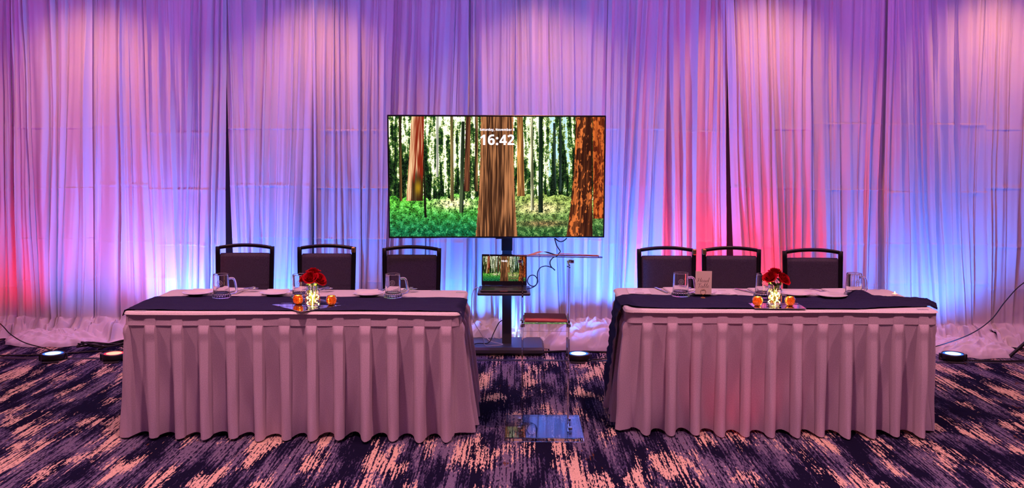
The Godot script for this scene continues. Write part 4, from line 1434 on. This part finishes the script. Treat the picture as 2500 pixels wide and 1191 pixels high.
# ------------------------------------------------------------------ the scene
func _ready() -> void:
	noise.seed = 7
	noise.noise_type = FastNoiseLite.TYPE_SIMPLEX_SMOOTH
	noise.frequency = 0.02
	noise.fractal_octaves = 2
	# camera
	var cam := Camera3D.new()
	cam.name = "camera"
	cam.fov = rad_to_deg(2.0 * atan(595.5 / 2275.9))
	cam.position = Vector3(0, 1.7495, 0)
	cam.rotation_degrees = Vector3(-6.713, 0.401, 0.154)
	cam.near = 0.05
	add_child(cam)
	cam.current = true
	# the air outside gives nothing: the room is closed
	var we := WorldEnvironment.new()
	we.name = "environment"
	var env := Environment.new()
	env.background_mode = Environment.BG_COLOR
	env.background_color = Color.BLACK
	env.tonemap_mode = Environment.TONE_MAPPER_LINEAR
	env.tonemap_exposure = 1.0
	env.sdfgi_enabled = true
	env.ssao_enabled = true
	env.ssil_enabled = true
	we.environment = env
	add_child(we)
	build_materials()
	# ceiling downlights: a row close to the drapes, and rows over the floor
	var nth := ["leftmost", "second from the left", "third from the left", "fourth from the left", "fifth from the left", "rightmost"]
	for k in 5:
		var x: float = [-3.50, -1.72, 0.17, 1.98, 3.85][k]
		down_light(Vector3(x, 3.345, -7.15), "warm recessed downlight close above the drapes, " + (nth[k] if k < 4 else "rightmost"), 3.1, 48.0, 12.0, lin(1.0, 0.40, 0.18))
	for k in 4:
		var x: float = [-3.6, -1.2, 1.2, 3.6][k]
		down_light(Vector3(x, 3.345, -4.3), "rose recessed downlight just before the tables, " + (nth[k] if k < 3 else "rightmost"), 10.0, 62.0, 0.0, lin(1.0, 0.41, 0.52))
		down_light(Vector3(x, 3.345, -1.6), "magenta recessed downlight over the open carpet, " + (nth[k] if k < 3 else "rightmost"), 4.4, 62.0, 0.0, lin(1.0, 0.28, 1.0))
	for k in 6:
		var x: float = [-4.4, -2.6, -0.8, 1.1, 2.9, 4.6][k]
		down_light(Vector3(x, 3.345, -6.3), "violet recessed wash light aimed at the drapes, " + nth[k], 1.8, 52.0, 44.0, lin(0.62, 0.09, 1.0))
	# LED floor lights
	led_light(Vector3(-4.40, 0.004, -7.16), 0.2, "red", 1.8, "red LED floor light at the far left edge of the picture")
	led_light(Vector3(-3.599, 0.004, -7.04), 0.25, "blue", 3.0, "blue LED floor light, leftmost one glowing in front of the drapes")
	led_light(Vector3(-3.13, 0.004, -7.05), 0.2, "red", 1.9, "red LED floor light just left of the left table")
	led_light(Vector3(-2.78, 0.004, -7.48), 0.0, "blue", 5.5, "blue LED floor light hidden behind the left end of the left table")
	led_light(Vector3(-1.90, 0.004, -7.48), 0.0, "blue", 4.2, "blue LED floor light hidden behind the middle of the left table")
	led_light(Vector3(-0.52, 0.004, -7.50), 0.0, "blue", 3.2, "blue LED floor light hidden behind the right end of the left table")
	led_light(Vector3(-0.03, 0.004, -7.74), 0.0, "blue", 5.0, "blue LED floor light hidden right behind the stand's base")
	led_light(Vector3(0.470, 0.004, -7.11), -0.1, "blue", 6.5, "blue LED floor light between the stand and the right table")
	led_light(Vector3(0.95, 0.004, -7.46), 0.0, "blue", 3.6, "blue LED floor light hidden behind the left end of the right table")
	led_light(Vector3(1.66, 0.004, -7.40), 0.0, "red", 3.4, "red LED floor light hidden behind the right table's left chairs")
	led_light(Vector3(2.10, 0.004, -7.40), 0.0, "red", 1.0, "red LED floor light hidden behind the right table's right chair")
	led_light(Vector3(3.399, 0.004, -7.16), -0.2, "blue", 5.0, "blue LED floor light right of the right table")
	led_light(Vector3(1.30, 0.004, -5.66), 0.0, "red", 0.45, "red LED floor light under the right table, glowing through its skirt", 40.0, PI)
	build_room()
	for k in DRAPES.size():
		drape(k)
	banquet_table(-1.287, -5.58, 0.002, 1.897, -0.7735, 0.153, false, "left")
	banquet_table(1.529, -5.695, -0.009, 1.785, -0.807, 0.1445, true, "right")
	runners()
	var ch := make_chair()
	var cp := [
		[Vector3(-2.172, 0, -7.27), 0.03, "black banquet chair with dark grey back, leftmost behind the left table", 0],
		[Vector3(-1.518, 0, -7.25), 0.02, "black banquet chair with a brass worn right corner behind the left table's roses", 1],
		[Vector3(-0.838, 0, -7.19), 0.0, "black banquet chair nearest the screen stand behind the left table", 0],
		[Vector3(1.161, 0, -7.19), 0.0, "black banquet chair with a brass worn right corner behind the table sign", 1],
		[Vector3(1.669, 0, -7.20), -0.02, "black banquet chair with a brass worn left corner, middle of the right table", -1],
		[Vector3(2.271, 0, -7.09), -0.02, "black banquet chair with dark grey back, rightmost of all", 0],
	]
	for k in cp.size():
		var o := ch if k == 0 else copy(ch, "", Vector3.ZERO)
		o.position = cp[k][0]
		o.rotation.y = cp[k][1]
		tag(o, cp[k][2])
	worn_corner(get_node("banquet_chair_001"), 1)
	worn_corner(get_node("banquet_chair_003"), 1)
	worn_corner(get_node("banquet_chair_004"), -1)
	television()
	lectern()
	place_settings()
	centrepiece(Vector3(-1.181, 0, -5.275), Vector3(-1.226, 0, -5.368), PI / 4 + 0.02, Vector2(0.305, 0.305), Vector3(-1.290, 0, -5.375), Vector3(-1.090, 0, -5.355), "left")
	centrepiece(Vector3(1.497, 0, -5.385), Vector3(1.515, 0, -5.425), -0.02, Vector2(0.295, 0.235), Vector3(1.399, 0, -5.385), Vector3(1.589, 0, -5.390), "right")
	var jl := Vector3(-1.181, TOP + 0.020, -5.275)
	rose(jl + Vector3(-0.002, 0.150, 0.016), jl + Vector3(0.006, 0, 0.004), Vector3(0.7, 0, 0.05), 1.22, 1, "red rose facing forward in the left table's jar")
	rose(jl + Vector3(-0.030, 0.148, -0.006), jl + Vector3(-0.008, 0, -0.004), Vector3(0.35, 0, 0.6), 1.05, 2, "red rose leaning left in the left table's jar")
	rose(jl + Vector3(0.030, 0.142, 0.004), jl + Vector3(0.004, 0, -0.010), Vector3(0.6, 0, -0.7), 1.15, 3, "red rose leaning right in the left table's jar")
	rose(jl + Vector3(0.002, 0.174, -0.024), jl + Vector3(-0.010, 0, 0.008), Vector3(0.0, 0, 0.05), 1.1, 4, "red rose standing tallest at the back of the left table's jar")
	var jr := Vector3(1.497, TOP + 0.020, -5.385)
	rose(jr + Vector3(-0.027, 0.146, 0.010), jr + Vector3(0.006, 0, 0.004), Vector3(0.6, 0, 0.4), 1.12, 5, "red rose leaning left in the right table's jar")
	rose(jr + Vector3(0.029, 0.138, 0.014), jr + Vector3(-0.008, 0, -0.004), Vector3(0.6, 0, -0.5), 1.22, 6, "red rose leaning right in the right table's jar")
	rose(jr + Vector3(0.0, 0.170, -0.014), jr + Vector3(0.004, 0, -0.010), Vector3(0.05, 0, 0.0), 1.1, 7, "red rose standing tallest in the right table's jar")
	cables()
